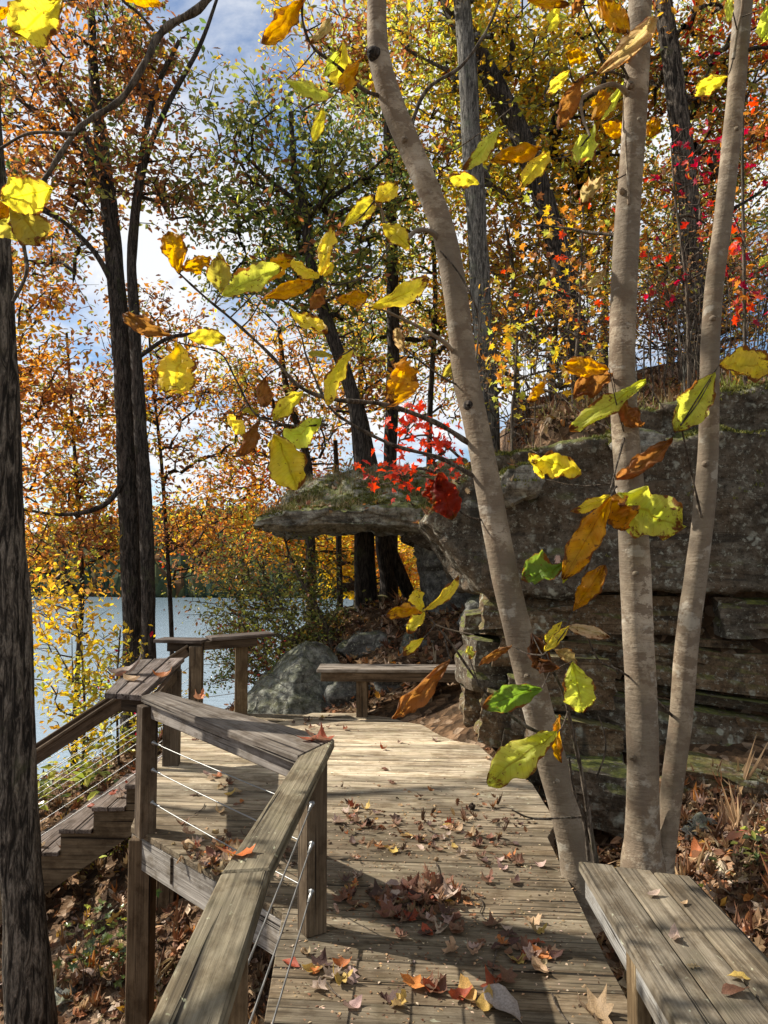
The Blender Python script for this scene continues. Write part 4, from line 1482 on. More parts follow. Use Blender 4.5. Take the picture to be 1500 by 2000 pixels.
tree('oak_tree', 'dark trunk slanting up to the left behind the grey trunk', 'tree',
     [[(1138, 700, 9.9, 46), (1112, 590, 9.9, 44), (1085, 470, 9.9, 42), (1055, 370, 9.9, 42), (1022, 280, 9.9, 42), (975, 180, 9.9, 42), (925, 90, 9.9, 40), (875, 0, 9.9, 36), (830, -90, 10, 28)]],
     [(1090, 90, 11, 120, 120, 1.4), (1150, 260, 11.2, 110, 120, 1.4)], 330, 60, P2('yellow', 2.5, 'amber', 2, 'orange', 1, 'olive', 3, 'lime', 1.5), 0.09, 16, 'bark_dark', 28)
tree('oak_tree', 'dark furrowed trunk between the two pale trunks at right', 'tree',
     [[(1360, 680, 9.2, 42), (1352, 540, 9.2, 41), (1345, 400, 9.2, 40), (1330, 260, 9.2, 40), (1312, 120, 9.2, 38), (1295, 0, 9.2, 34), (1280, -100, 9.2, 28)]],
     [(1330, 80, 10, 150, 120, 1.5), (1460, 160, 10, 90, 150, 1.4), (1400, 330, 10.2, 110, 100, 1.2, .5)], 420, 70, P_MIXR, 0.085, 14, 'bark_furrow', 29)
tree('maple_tree', 'yellow green understory tree between the slanting trunk and the pale trunk', 'tree',
     [[(1080, 700, 11.5, 10), (1090, 560, 11.5, 9), (1070, 420, 11.5, 7), (1060, 330, 11.5, 5)]],
     [(1060, 480, 11.8, 130, 130, 1.5), (1170, 420, 12, 100, 130, 1.5), (960, 560, 11.6, 90, 100, 1.2)], 340, 60, P2('yellow', 2, 'amber', 2.5, 'lime', 2, 'orange', 1.5, 'olive', 1.5), 0.085, 15, 'bark_twig', 30)
tree('oak_tree', 'thin olive tree on the hill crest at the far right', 'tree',
     [[(1310, 680, 13, 12), (1315, 500, 13, 11), (1320, 300, 13, 9), (1330, 150, 13, 7)]],
     [(1290, 430, 13.5, 130, 160, 1.8), (1450, 470, 13.8, 110, 140, 1.7), (1420, 620, 13, 110, 70, 1.2, .5)], 420, 70, P2('olive', 3, 'rust', 2, 'amber', 2, 'orange', 1, 'green', 1.5), 0.085, 13, 'bark_dark', 31)
tree('oak_tree', 'green brown tree filling the gap left of the grey trunk', 'tree',
     [[(840, 800, 13.5, 11), (850, 600, 13.5, 10), (845, 420, 13.5, 8), (850, 300, 13.5, 5)]],
     [(830, 540, 14, 100, 130, 1.6), (720, 620, 14, 110, 100, 1.5), (930, 640, 13.5, 90, 90, 1.3)], 330, 60, P2('olive', 3, 'green', 1.5, 'amber', 2, 'rust', 2, 'lime', 1.5), 0.09, 14, 'bark_dark', 32)
tree('oak_tree', 'low twiggy tree with bronze leaves on the hill left of the straight pale trunk', 'tree',
     [[(1010, 760, 10.5, 12), (1005, 640, 10.5, 10), (1000, 520, 10.5, 8), (985, 430, 10.5, 5)]],
     [(1000, 560, 11, 110, 110, 1.3), (1100, 640, 11, 110, 80, 1.3), (930, 700, 10.8, 70, 80, 1.0)], 300, 55, P2('rust', 2.5, 'olive', 2.5, 'amber', 2, 'orange', 1.5, 'tan', 1.5), 0.075, 10, 'bark_twig', 131)
tree('oak_tree', 'twiggy brush of amber leaves behind the right pale trunk', 'tree',
     [[(1400, 700, 11.5, 10), (1405, 600, 11.5, 8), (1400, 500, 11.5, 6)]],
     [(1380, 580, 11.5, 130, 100, 1.3), (1260, 620, 11.5, 110, 80, 1.2), (1480, 540, 11.5, 70, 120, 1.1)], 320, 60, P2('olive', 2.5, 'rust', 2.5, 'amber', 2, 'red', .6, 'tan', 1.5), 0.075, 10, 'bark_twig', 132)
tree('oak_tree', 'distant trees of rust and green filling the upper right', 'tree',
     [[(1180, 640, 17, 14), (1185, 450, 17, 12), (1180, 250, 17, 9), (1185, 100, 17, 6)]],
     [(1180, 250, 17.5, 170, 170, 2.2), (1400, 200, 17.5, 170, 190, 2.2), (1300, 480, 17.5, 180, 120, 2.0)], 420, 70, P2('olive', 3, 'lime', 2, 'amber', 2, 'green', 2, 'yellow', 1), 0.11, 12, 'bark_dark', 133)
tree('oak_tree', 'distant tree with olive and yellow crown above the overhang', 'tree',
     [[(700, 900, 17, 12), (705, 700, 17, 11), (700, 500, 17, 8)]],
     [(700, 640, 17.5, 150, 150, 2.0), (850, 700, 17.5, 120, 120, 1.8), (560, 560, 17.5, 110, 110, 1.6, .7)], 400, 70, P2('olive', 2.5, 'amber', 2.5, 'rust', 2, 'lime', 1.2, 'orange', 1.2), 0.10, 11, 'bark_dark', 134)
# beyond the overhang
tree('hickory_tree', 'dark double trunk under the overhanging slab', 'tree',
     [[(762, 1205, 12, 34), (758, 1140, 12, 30), (748, 1060, 12, 30), (740, 980, 12, 28), (720, 880, 12, 24), (700, 780, 12, 18)],
      [(812, 1195, 12.1, 26), (790, 1140, 12.1, 26), (762, 1075, 12.1, 26), (745, 1030, 12.1, 24)]],
     [(700, 760, 12.5, 90, 60, 1.2)], 90, 20, P_ORANGE, 0.09, 8, 'bark_dark', 33)
tree('maple_tree', 'golden tree glowing beyond the overhanging slab', 'tree',
     [[(664, 1210, 14.5, 13), (663, 1120, 14.5, 12), (660, 1000, 14.5, 11), (655, 860, 14.5, 9)]],
     [(690, 1090, 16.5, 70, 70, 1.5, 2), (790, 1110, 17, 60, 70, 1.5, 1.5), (560, 1050, 16, 80, 60, 1.4)], 300, 45, P_GOLD, 0.11, 16, 'bark_dark', 34, base_z=-4.5)
tree('maple_tree', 'red and orange maple low on the lake bank', 'tree',
     [[(470, 1200, 15, 7), (475, 1100, 15, 6), (470, 980, 15, 4)]],
     [(450, 1060, 15.5, 110, 70, 1.5), (540, 960, 15.5, 90, 70, 1.4), (460, 950, 15, 70, 60, 1)], 240, 45, P2('orange', 3, 'rust', 2, 'amber', 2, 'red', 1.2, 'olive', 1), 0.085, 15, 'bark_dark', 35)

# laurel shrub by the stairs
tree('laurel_shrub', 'glossy green small leaved shrub behind the far railing', 'shrub',
     [[(655, 1290, 9.8, 9), (640, 1230, 9.8, 8), (610, 1170, 9.8, 7), (575, 1110, 9.9, 6), (555, 1050, 10, 4)],
      [(600, 1290, 9.9, 7), (570, 1220, 9.9, 6), (530, 1150, 10, 5), (500, 1090, 10, 4)]],
     [(520, 1140, 10.2, 130, 100, .9), (590, 1220, 10, 80, 90, .7), (460, 1220, 10.2, 70, 100, .6), (600, 1090, 10.3, 60, 60, .5, .7)], 760, 120, P2('green', 3, 'olive', 4, 'lime', 1.8, 'amber', .8, 'rust', 1.0), 0.055, 11, 'bark_twig', 41,
     foliage='foliage_gloss', jitter=0.09, tip=0.003, step=0.2, limb_r=0.012)
tree('laurel_shrub', 'darker bushy shrub low beside the big pale boulder', 'shrub',
     [[(520, 1330, 9.3, 6), (520, 1280, 9.3, 5), (510, 1240, 9.3, 4)]],
     [(520, 1290, 9.4, 60, 45, .4), (460, 1290, 9.6, 50, 55, .5)], 160, 30, P2('green', 3, 'olive', 3, 'lime', 1, 'rust', 1.5, 'red', .6), 0.05, 18, 'bark_twig', 42, foliage='foliage_gloss', jitter=0.08, tip=0.003, step=0.2)
tree('yellow_sapling', 'yellow leaved sapling beside the handrail in front of the lake', 'sapling',
     [[(160, 1520, 8.6, 6), (165, 1400, 8.6, 5), (160, 1280, 8.6, 4), (140, 1180, 8.6, 3)]],
     [(140, 1260, 8.8, 90, 110, .7), (180, 1400, 8.8, 80, 70, .6), (110, 1170, 8.8, 60, 60, .5)], 170, 36, P_YELLOW, 0.085, 9, 'bark_twig', 43, jitter=0.11, tip=0.003, step=0.22)
tree('yellow_sapling', 'thin bare sapling with a few yellow and pink leaves beside the oak', 'sapling',
     [[(232, 1500, 9.0, 5), (228, 1350, 9.0, 4), (235, 1230, 9.0, 3)]],
     [(215, 1330, 9.2, 60, 100, .5), (330, 1380, 10, 60, 60, .5)], 110, 24, P2('yellow', 3, 'lime', 1, 'crimson', .8, 'amber', 1), 0.07, 5, 'bark_twig', 44, jitter=0.1, tip=0.003, step=0.2)
tree('oak_tree', 'brown leaved tree behind the furrowed trunk at the left edge', 'tree',
     [[(-60, 1300, 10.5, 22), (-70, 900, 10.5, 20), (-60, 600, 10.5, 16), (-50, 300, 10.5, 10)]],
     [(40, 700, 11, 110, 110, 1.2), (20, 880, 11, 90, 110, 1.2), (60, 560, 11, 90, 70, 1, .7)], 240, 45, P2('rust', 3, 'orange', 3, 'amber', 1.5, 'olive', 1), 0.095, 12, 'bark_dark', 45)

# ------------------------------------------------------------------ near furrowed trunk at left
lt_pts = [(62, 2090, 4.3, 104), (58, 1950, 4.3, 96), (48, 1800, 4.3, 84), (38, 1650, 4.3, 80), (30, 1450, 4.3, 76), (20, 1200, 4.3, 72), (8, 950, 4.3, 68), (-2, 700, 4.3, 64), (-12, 480, 4.3, 62), (-22, 300, 4.3, 60), (-40, 0, 4.3, 56), (-80, -400, 4.3, 48)]
lt_pts = [(u, v, d, w * (.90 if v > 1300 else .97)) for u, v, d, w in lt_pts]
tree('furrowed_tree', 'dark furrowed trunk rising in front of the stairs at the left edge', 'tree', [lt_pts], [], 0, 0, P_RUST, 0.1, 0, 'bark_furrow', 51, sides=40, trough=0.10, furrow=0.13)

# ------------------------------------------------------------------ pale magnolias
def px_branch(pts, w0, w1, d0, d1, per=6):
    n = len(pts)
    q = [P(u, v, d0 + (d1 - d0) * i / (n - 1)) for i, (u, v) in enumerate(pts)]
    r = [(w0 + (w1 - w0) * i / (n - 1)) * (d0 + (d1 - d0) * i / (n - 1)) / FPX / 2 for i in range(n)]
    return catmull(q, r, per)


LC = {'Y': (0.86, 0.68, 0.09), 'G': (0.68, 0.68, 0.11), 'O': (0.72, 0.38, 0.04), 'B': (0.34, 0.15, 0.05), 'D': (0.12, 0.05, 0.02), 'T': (0.56, 0.40, 0.20),
      'K': (0.52, 0.42, 0.08), 'V': (0.22, 0.34, 0.05), 'R': (0.30, 0.04, 0.025), 'P': (0.66, 0.50, 0.36)}


def bigleaf(parent, u0, v0, u1, v1, w, col, d, rng, roll=None, tipd=None):
    base = P(u0, v0, d)
    tipd = rng.uniform(-0.10, 0.06) if tipd is None else tipd
    tip_ = P(u1, v1, d + tipd)
    L = (tip_ - base).length
    W = w * d / FPX / 2 * 1.22
    e1 = (tip_ - base).normalized()
    n0 = (CAM - base).normalized(); n0 = (n0 - e1 * n0.dot(e1)).normalized()
    sun_bias = rng.uniform(-0.6, 0.6) if roll is None else roll
    R = Matrix.Rotation(sun_bias, 3, e1)
    nn = R @ n0
    side = e1.cross(nn)
    W /= max(0.6, math.cos(sun_bias))
    ns, nt_ = 34, 12
    fold = rng.uniform(0.08, 0.5); curl = rng.uniform(-0.2, 0.2); wav = rng.uniform(0.10, 0.26); ph = rng.uniform(0, 6.3)
    if col in 'BDTP': fold = rng.uniform(0.4, 0.9); curl *= 1.6; wav *= 1.5
    crump = 0.9 if col in 'OBDTPR' else 0.5
    V, UV = [], []
    kx = rng.uniform(0.55, 0.95)
    for i in range(ns + 1):
        s = i / ns
        wd = (math.sin(math.pi * min(1, s ** (1.35 - 0.45 * kx) )) ** 0.72 if 0 < s < 1 else 0.0) * (0.72 + 0.35 * s)
        wd = max(wd, 0.02)
        for j in range(nt_ + 1):
            t = -1 + 2 * j / nt_
            ed = 1 + (0.09 * math.sin(s * 17 + ph + (2 if t > 0 else 0)) + 0.05 * math.sin(s * 37 + ph * 2)) * t * t
            x = t * W * wd * ed
            z = fold * abs(x) + wav * W * abs(t) ** 2 * math.sin(s * 13 + ph + (1.7 if t > 0 else 0)) + curl * L * 4 * (s - 0.5) ** 2 - curl * L
            z += 0.012 * W / 0.05 * abs(math.sin(s * 40 + abs(t) * -5)) * abs(t) * 0.25
            cr_ = mnoise.noise(Vector((s * 5 + ph, t * 2.5, ph))) * W * crump + mnoise.noise(Vector((s * 14 + ph, t * 6, ph))) * W * crump * .35
            p = base + e1 * (s * L) + side * (x * (1 - .15 * crump * abs(t))) + nn * (z + cr_)
            V.append(tuple(p)); UV.append((s, t))
    idx = np.arange((ns + 1) * (nt_ + 1)).reshape(ns + 1, nt_ + 1)
    F = np.stack([idx[:-1, :-1], idx[1:, :-1], idx[1:, 1:], idx[:-1, 1:]], -1).reshape(-1, 4)
    me = mesh_np('leaf', V, F, True, None, UV)
    o = put('leaf', me, M['bigleaf'], parent)
    c = LC[col]; j = rng.uniform(0.88, 1.1)
    o.color = (min(1, c[0] * j), min(1, c[1] * j * rng.uniform(0.94, 1.06)), c[2] * j, 1)
    return base


KNOTS = {3: [(725, 100, 3.93, .026, -.8), (915, 790, 3.89, .022, -.3), (890, 590, 3.9, .012, .5), (955, 985, 3.9, .014, -.7), (1030, 1320, 3.88, .013, 0), (790, 270, 3.93, .013, 0), (1085, 1525, 3.88, .015, -.5)],
         7: [(1232, 163, 4.13, .015, -.2), (1250, 232, 4.13, .012, .3), (1213, 370, 4.13, .012, -.6), (1235, 1480, 4.12, .013, -.3), (1226, 640, 4.13, .010, .2), (1243, 1120, 4.12, .014, .3), (1378, 905, 4.24, .012, -.3), (1395, 620, 4.24, .012, .2), (1440, 250, 4.24, .011, 0)]}


def magnolia(name, label, stems, branches, leaves, seed, d_leaf, bark='bark_smooth'):
    rng = random.Random(seed)
    b0 = P(*stems[0][0][:3]) if stems else P(branches[0][0][0][0], branches[0][0][0][1], branches[0][3])
    root = empty(name, b0, label, 'tree')
    for k, st in enumerate(stems):
        pts = [P(u, v, d) for u, v, d, w in st]; rad = [w * d / FPX / 2 for u, v, d, w in st]
        put('trunk', trunk_mesh('trunk', pts, rad, 28, 0.09, 9, 0, seed + k), M[bark], root)
    for (u, v, d, r_, side) in KNOTS.get(seed, []):
        c = P(u, v, d); kn = Bag()
        nrm = Vector((side, -1, 0.1)).normalized()
        kn.tube([c - nrm * .03, c - nrm * .004, c + nrm * r_ * .35, c + nrm * r_ * .45, c + nrm * r_ * .15], [r_ * 1.6, r_ * 1.35, r_ * .95, r_ * .55, r_ * .05], 12)
        put('knot', kn.mesh('knot'), M['bark_dark'] if r_ > .017 else M[bark], root)
    net = []
    for (pp, w0, w1, d0, d1, mt) in branches:
        c, r = px_branch(pp, w0, w1, d0, d1)
        r = [x * (1 + 0.14 * math.sin(i * 1.3)) for i, x in enumerate(r)]
        v, f = tube(c, r, 8)
        put('branch', mesh_np('branch', v, f), M[mt], root)
        net += [np.array(q) for q in c]
    net = np.array(net) if net else None
    stalks = Bag()
    for lf in leaves:
        u0, v0, u1, v1, w, col = lf[:6]
        d = lf[6] if len(lf) > 6 else d_leaf + rng.uniform(-0.15, 0.15)
        near = None
        if net is not None and len(lf) <= 6:
            # hang the leaf at the depth of the closest branch in view
            uv = net - np.array(CAM)
            a = P(u0, v0, 1.0) - CAM
            pr = uv / uv[:, 1:2] - np.array(a)
            k = int(np.argmin(np.linalg.norm(pr[:, [0, 2]], axis=1)))
            if np.linalg.norm(pr[k, [0, 2]]) < 0.09:
                d = net[k][1] + rng.uniform(-0.08, 0.05)
        bs = bigleaf(root, u0, v0, u1, v1, w, col, d, rng)
        if net is not None:
            bn = np.array(bs)
            dist = np.linalg.norm(net - bn, axis=1); k = int(np.argmin(dist))
            if dist[k] < 0.75:
                q = Vector(net[k]); mid = (bs + q) / 2 + Vector((0, 0, -0.04 * dist[k] + rng.uniform(-.02, .02)))
                c, r = catmull([q, mid, bs], [0.0045, 0.0035, 0.0025], 4)
                stalks.tube(c, r, 6)
    m_ = stalks.mesh('leaf_stalks')
    if m_: tag(put('leaf_stalks', m_, M['bark_twig'], root), kind='stuff')
    return root


T1 = [(1152, 1800, 3.95, 84), (1134, 1720, 3.95, 70), (1120, 1650, 3.95, 60), (1098, 1560, 3.95, 57), (1072, 1470, 3.95, 56), (1045, 1370, 3.95, 57), (1018, 1260, 3.95, 56), (992, 1150, 3.95, 54), (968, 1030, 3.95, 52),
      (948, 920, 3.95, 51), (926, 810, 3.95, 50), (910, 740, 3.95, 52), (900, 660, 3.95, 48), (888, 570, 3.95, 48), (870, 470, 3.95, 47), (838, 375, 3.97, 48), (800, 285, 4.0, 48), (765, 200, 4.0, 48), (742, 120, 4.0, 45), (736, 40, 4.0, 40), (738, -60, 4.0, 36), (745, -220, 4.0, 30)]
B1 = [
    ([(915, 865), (850, 825), (750, 790), (650, 780), (585, 755), (530, 695), (460, 630), (400, 580), (350, 534)], 11, 4, 3.95, 3.5, 'bark_twig'),
    ([(925, 930), (860, 895), (770, 870), (690, 830), (640, 790), (600, 700), (590, 660)], 9, 3, 3.95, 3.75, 'bark_twig'),
    ([(640, 830), (560, 830), (500, 810), (460, 740), (430, 690), (370, 675), (335, 665)], 5, 2.5, 3.7, 3.5, 'bark_twig'),
    ([(868, 490), (845, 455), (815, 450), (795, 465), (765, 470), (752, 440), (745, 410), (732, 392)], 12, 4, 3.95, 3.6, 'bark_smooth'),
    ([(765, 470), (740, 510), (700, 545), (650, 556), (625, 545)], 4, 3, 3.7, 3.5, 'bark_twig'),
    ([(890, 695), (870, 670), (820, 640), (780, 620), (745, 605), (720, 600)], 10, 3, 3.95, 3.6, 'bark_smooth'),
    ([(730, 610), (710, 640), (690, 680)], 3, 2, 3.6, 3.55, 'bark_twig'),
    ([(912, 760), (870, 740), (820, 705), (790, 680)], 5, 3, 3.95, 3.8, 'bark_twig'),
    ([(790, 290), (830, 180), (900, 130), (950, 60), (975, 0), (990, -60)], 9, 4, 4.0, 4.3, 'bark_twig'),
    ([(750, 190), (710, 175), (660, 130), (610, 90), (590, 30), (600, -40)], 9, 4, 4.0, 3.7, 'bark_twig'),
    ([(820, 290), (870, 300), (930, 265), (1000, 210)], 3, 2, 4.0, 4.1, 'bark_twig'),
    ([(930, 700), (935, 620), (900, 540), (860, 490)], 4, 4, 3.85, 3.86, 'bark_twig'),
    ([(970, 1010), (940, 1015), (900, 1000), (860, 950), (855, 925)], 5, 2, 3.95, 3.9, 'bark_twig'),
]
L1 = [
    (350, 533, 328, 452, 50, 'O'), (357, 527, 412, 503, 30, 'O'), (432, 572, 425, 500, 48, 'K'), (435, 578, 550, 522, 48, 'G'), (520, 545, 572, 500, 40, 'O'), (512, 582, 610, 548, 34, 'O'),
    (630, 540, 572, 507, 26, 'Y'), (627, 538, 650, 440, 30, 'Y'), (632, 540, 650, 512, 20, 'Y'), (667, 445, 730, 390, 38, 'Y'), (733, 394, 776, 358, 38, 'Y'), (748, 440, 800, 480, 40, 'Y'),
    (632, 560, 605, 606, 30, 'B'), (655, 582, 720, 574, 28, 'O'), (720, 600, 838, 542, 40, 'Y'), (565, 607, 640, 645, 30, 'Y'), (335, 655, 243, 612, 36, 'B'), (365, 658, 442, 660, 34, 'Y'),
    (350, 674, 335, 774, 76, 'Y'), (687, 682, 637, 790, 32, 'Y'), (790, 700, 765, 788, 60, 'O'), (790, 690, 775, 640, 24, 'T'), (592, 765, 533, 822, 34, 'Y'), (628, 815, 548, 868, 46, 'G'),
    (537, 848, 580, 957, 76, 'Y'), (515, 740, 518, 792, 30, 'B'), (445, 812, 478, 855, 26, 'Y'), (505, 822, 470, 892, 30, 'B'), (470, 800, 505, 805, 16, 'K'), (650, 695, 600, 690, 14, 'K'),
    (592, -4, 512, 86, 46, 'O'), (642, 36, 606, 86, 22, 'T'), (668, 84, 668, 178, 50, 'Y'), (702, 118, 668, 178, 36, 'O'), (560, 156, 648, 190, 28, 'G'), (632, 208, 610, 278, 24, 'Y'), (632, 150, 665, 100, 24, 'G'),
    (855, 925, 885, 1015, 60, 'R'), (838, 935, 850, 985, 40, 'R'), (905, 690, 860, 745, 18, 'K'),
]
magnolia('magnolia_tree', 'leaning pale smooth trunk with yellow leaved branches beside the deck edge', [T1], B1, L1, 3, 3.7)

T2 = [(1262, 1780, 4.2, 96), (1256, 1690, 4.2, 80), (1255, 1640, 4.2, 64), (1255, 1570, 4.2, 59), (1253, 1400, 4.2, 59), (1246, 1250, 4.2, 59), (1240, 1100, 4.2, 58), (1230, 950, 4.2, 54), (1221, 830, 4.2, 52), (1215, 720, 4.2, 50),
      (1217, 600, 4.2, 50), (1224, 470, 4.2, 50), (1232, 340, 4.2, 48), (1241, 200, 4.2, 48), (1247, 80, 4.2, 48), (1252, -40, 4.2, 46), (1262, -220, 4.2, 38)]
T3 = [(1290, 1760, 4.26, 64), (1294, 1690, 4.26, 42), (1304, 1610, 4.28, 40), (1314, 1520, 4.3, 41), (1330, 1400, 4.3, 43), (1342, 1250, 4.3, 43), (1360, 1120, 4.3, 42), (1377, 980, 4.3, 40), (1384, 850, 4.3, 37),
      (1387, 700, 4.3, 36), (1395, 560, 4.3, 36), (1412, 430, 4.3, 35), (1427, 290, 4.3, 35), (1438, 170, 4.3, 36), (1447, 60, 4.3, 36), (1457, -50, 4.3, 34), (1470, -220, 4.3, 28)]
B2 = [
    ([(1232, 205), (1218, 175), (1190, 165), (1150, 182), (1135, 200), (1140, 235), (1152, 265)], 12, 5, 4.2, 3.9, 'bark_smooth'),
    ([(1222, 150), (1190, 140), (1150, 145), (1120, 160), (1110, 120)], 6, 3, 4.2, 3.9, 'bark_twig'),
    ([(1232, 165), (1215, 130), (1180, 90), (1150, 40), (1130, -20)], 6, 3, 4.2, 3.8, 'bark_twig'),
    ([(1152, 265), (1120, 300), (1080, 310), (1060, 300)], 4, 2, 3.9, 3.9, 'bark_twig'),
    ([(1215, 460), (1160, 455), (1100, 445), (1020, 438)], 8, 3, 4.2, 4.5, 'bark_twig'),
    ([(1222, 990), (1195, 975), (1180, 1010), (1110, 1080), (1105, 1105)], 7, 3, 4.1, 3.85, 'bark_twig'),
    ([(1205, 950), (1195, 970), (1130, 1160), (1118, 1195), (1105, 1225)], 4, 3, 3.85, 3.8, 'bark_twig'),
    ([(1220, 850), (1190, 965)], 5, 3, 4.15, 3.9, 'bark_twig'),
    ([(1248, 1335), (1210, 1310), (1170, 1290), (1150, 1250), (1140, 1225)], 5, 3, 4.2, 3.9, 'bark_twig'),
    ([(1325, 1410), (1300, 1385), (1285, 1370), (1275, 1355)], 7, 4, 4.3, 4.2, 'bark_twig'),
    ([(1370, 1010), (1345, 900), (1330, 830)], 5, 3, 4.25, 4.0, 'bark_twig'),
    ([(1428, 410), (1470, 385), (1520, 350)], 7, 4, 4.3, 4.3, 'bark_dark'),
    ([(1432, 115), (1440, 60), (1450, 10), (1445, -30)], 7, 6, 4.22, 4.2, 'bark_smooth'),
    ([(1440, 110), (1470, 95), (1510, 90), (1560, 60)], 9, 6, 4.3, 4.2, 'bark_dark'),
    ([(1228, 400), (1226, 350), (1222, 280), (1223, 260)], 6, 4, 4.12, 4.1, 'bark_smooth'),
]
L2_ = [
    (975, 248, 903, 332, 30, 'G'), (935, 358, 878, 348, 30, 'Y'), (958, 312, 1058, 288, 36, 'O'), (1072, 300, 1018, 362, 38, 'Y'), (1137, 150, 1093, 252, 38, 'B'), (1150, 116, 1104, 106, 30, 'O'),
    (1270, 38, 1162, 150, 40, 'T'), (1290, 112, 1200, 116, 18, 'B'), (1112, 138, 1068, 182, 24, 'Y'), (1218, 160, 1172, 232, 24, 'G'), (1180, 180, 1158, 232, 36, 'O'), (1175, 242, 1218, 258, 34, 'O', 4.3),
    (1255, 245, 1290, 256, 36, 'O', 4.33), (1158, 248, 1132, 322, 48, 'G'), (1420, 150, 1356, 182, 36, 'Y', 4.2), (1085, 10, 1064, 64, 26, 'Y'), (1168, -6, 1226, 62, 44, 'O'), (1140, 0, 1118, 34, 24, 'B'),
    (1497, 14, 1488, 82, 34, 'G', 4.1), (1424, -4, 1425, 52, 18, 'G', 4.0), (1030, 2, 1112, 8, 22, 'O'), (1178, 350, 1134, 398, 30, 'T'),
    (1190, 722, 1100, 712, 44, 'O'), (1196, 730, 1120, 775, 50, 'B'), (1262, 744, 1112, 838, 38, 'G'), (1210, 776, 1256, 832, 38, 'B'), (1395, 730, 1322, 842, 62, 'G', 4.0), (1405, 712, 1506, 722, 60, 'Y', 4.0),
    (1204, 936, 1314, 856, 38, 'B'), (1135, 922, 1038, 900, 50, 'Y'), (1060, 935, 1034, 884, 24, 'Y'), (1192, 966, 1115, 1000, 24, 'Y'), (1192, 972, 1100, 1132, 58, 'O'), (1196, 968, 1224, 1035, 56, 'O'),
    (1204, 966, 1338, 1030, 90, 'G'), (1098, 1108, 1018, 1130, 52, 'V'), (1120, 1192, 1182, 1104, 42, 'O'), (1104, 1224, 1190, 1244, 26, 'P'), (1098, 1214, 1060, 1276, 18, 'Y'), (1180, 526, 1136, 562, 18, 'T'),
    (1062, 745, 1034, 786, 22, 'O', 4.6), (1100, 1140, 1108, 1098, 16, 'G'), (1482, 520, 1506, 500, 16, 'G', 4.1),
]
magnolia('magnolia_tree', 'pale smooth trunk pair growing from one base behind the near bench', [T2, T3], B2, L2_, 7, 3.95)

# slender shoots with green and yellow leaves at the foot of the leaning trunk
B3 = [
    ([(1165, 1690), (1150, 1600), (1138, 1520), (1118, 1430), (1105, 1370), (1085, 1320), (1060, 1280)], 11, 4, 3.75, 3.5, 'bark_twig'),
    ([(1150, 1680), (1140, 1600), (1120, 1540), (1112, 1480)], 7, 4, 3.78, 3.6, 'bark_twig'),
    ([(1085, 1440), (1030, 1420), (970, 1375), (925, 1320), (880, 1255), (845, 1215), (828, 1195)], 7, 3, 3.7, 3.4, 'bark_twig'),
    ([(935, 1340), (922, 1300), (914, 1275)], 3, 2, 3.5, 3.5, 'bark_twig'),
    ([(850, 1220), (880, 1230), (925, 1240)], 3, 2.5, 3.45, 3.5, 'bark_smooth'),
    ([(1140, 1595), (1110, 1597), (1040, 1598), (1000, 1582)], 5, 3, 3.75, 3.5, 'bark_twig'),
    ([(1150, 1600), (1152, 1570), (1135, 1530)], 5, 4, 3.74, 3.76, 'bark_twig'),
    ([(1165, 1520), (1182, 1470), (1180, 1430), (1168, 1398)], 4, 2, 3.8, 3.7, 'bark_twig'),
]
L3 = [
    (1058, 1345, 942, 1382, 48, 'V', 3.45), (1118, 1292, 1138, 1392, 60, 'G'), (1088, 1432, 952, 1532, 66, 'G', 3.45), (1095, 1396, 1096, 1490, 20, 'O'), (826, 1192, 896, 1124, 20, 'Y'), (826, 1195, 815, 1148, 28, 'Y'),
    (828, 1195, 755, 1200, 28, 'O'), (830, 1197, 796, 1238, 24, 'Y'), (827, 1246, 786, 1280, 20, 'Y'), (878, 1287, 765, 1402, 38, 'B', 3.3), (914, 1264, 916, 1288, 18, 'G'), (1084, 1268, 1126, 1292, 28, 'T'),
    (1038, 1236, 1056, 1310, 40, 'D', 3.8), (1056, 1290, 1092, 1304, 26, 'D'), (1060, 1245, 1040, 1290, 28, 'D', 3.8), (1112, 1222, 1062, 1272, 20, 'Y'), (1000, 1262, 935, 1300, 18, 'B', 3.7),
]
magnolia('magnolia_shoots', 'slender shoots with big green leaves at the foot of the leaning trunk', [], B3, L3, 9, 3.55)

B4 = [
    ([(-70, -420), (150, -330), (330, -200), (420, -60), (395, 10), (330, 50), (300, 85), (290, 110), (240, 190), (190, 225), (150, 255), (100, 330), (60, 400), (45, 460), (52, 530), (25, 590)], 20, 7, 4.25, 3.3, 'bark_twig'),
    ([(300, 60), (270, 25), (240, 0), (230, -40)], 7, 5, 3.5, 3.3, 'bark_twig'),
    ([(70, 380), (30, 378), (-20, 376)], 4, 3, 3.35, 3.2, 'bark_twig'),
    ([(150, 262), (60, 260), (0, 290)], 8, 5, 3.45, 3.6, 'bark_twig'),
]
L4 = [(120, -8, 22, 72, 88, 'Y', 3.2), (22, 12, -10, 36, 20, 'O', 3.3), (232, -6, 314, 8, 26, 'O', 3.4), (104, 368, 2, 392, 74, 'Y', 3.25), (20, 388, 80, 478, 72, 'K', 3.35), (10, 388, 0, 430, 30, 'O', 3.4), (-20, 388, 40, 470, 60, 'K', 3.4)]
magnolia('overhanging_branch', 'long bare branch hanging into the top left with large yellow leaves', [], B4, L4, 13, 3.3)

# ------------------------------------------------------------------ maple saplings with single leaves
def maple_mesh(kind, seed):
    r = random.Random(seed)
    v, f = TM[kind]
    v = v.copy()
    a, b_ = r.uniform(-.8, .8), r.uniform(-.6, .9)
    v[:, 2] += a * v[:, 0] ** 2 + b_ * (v[:, 1] - .4) ** 2
    return mesh_np('leaf', v, f, False)


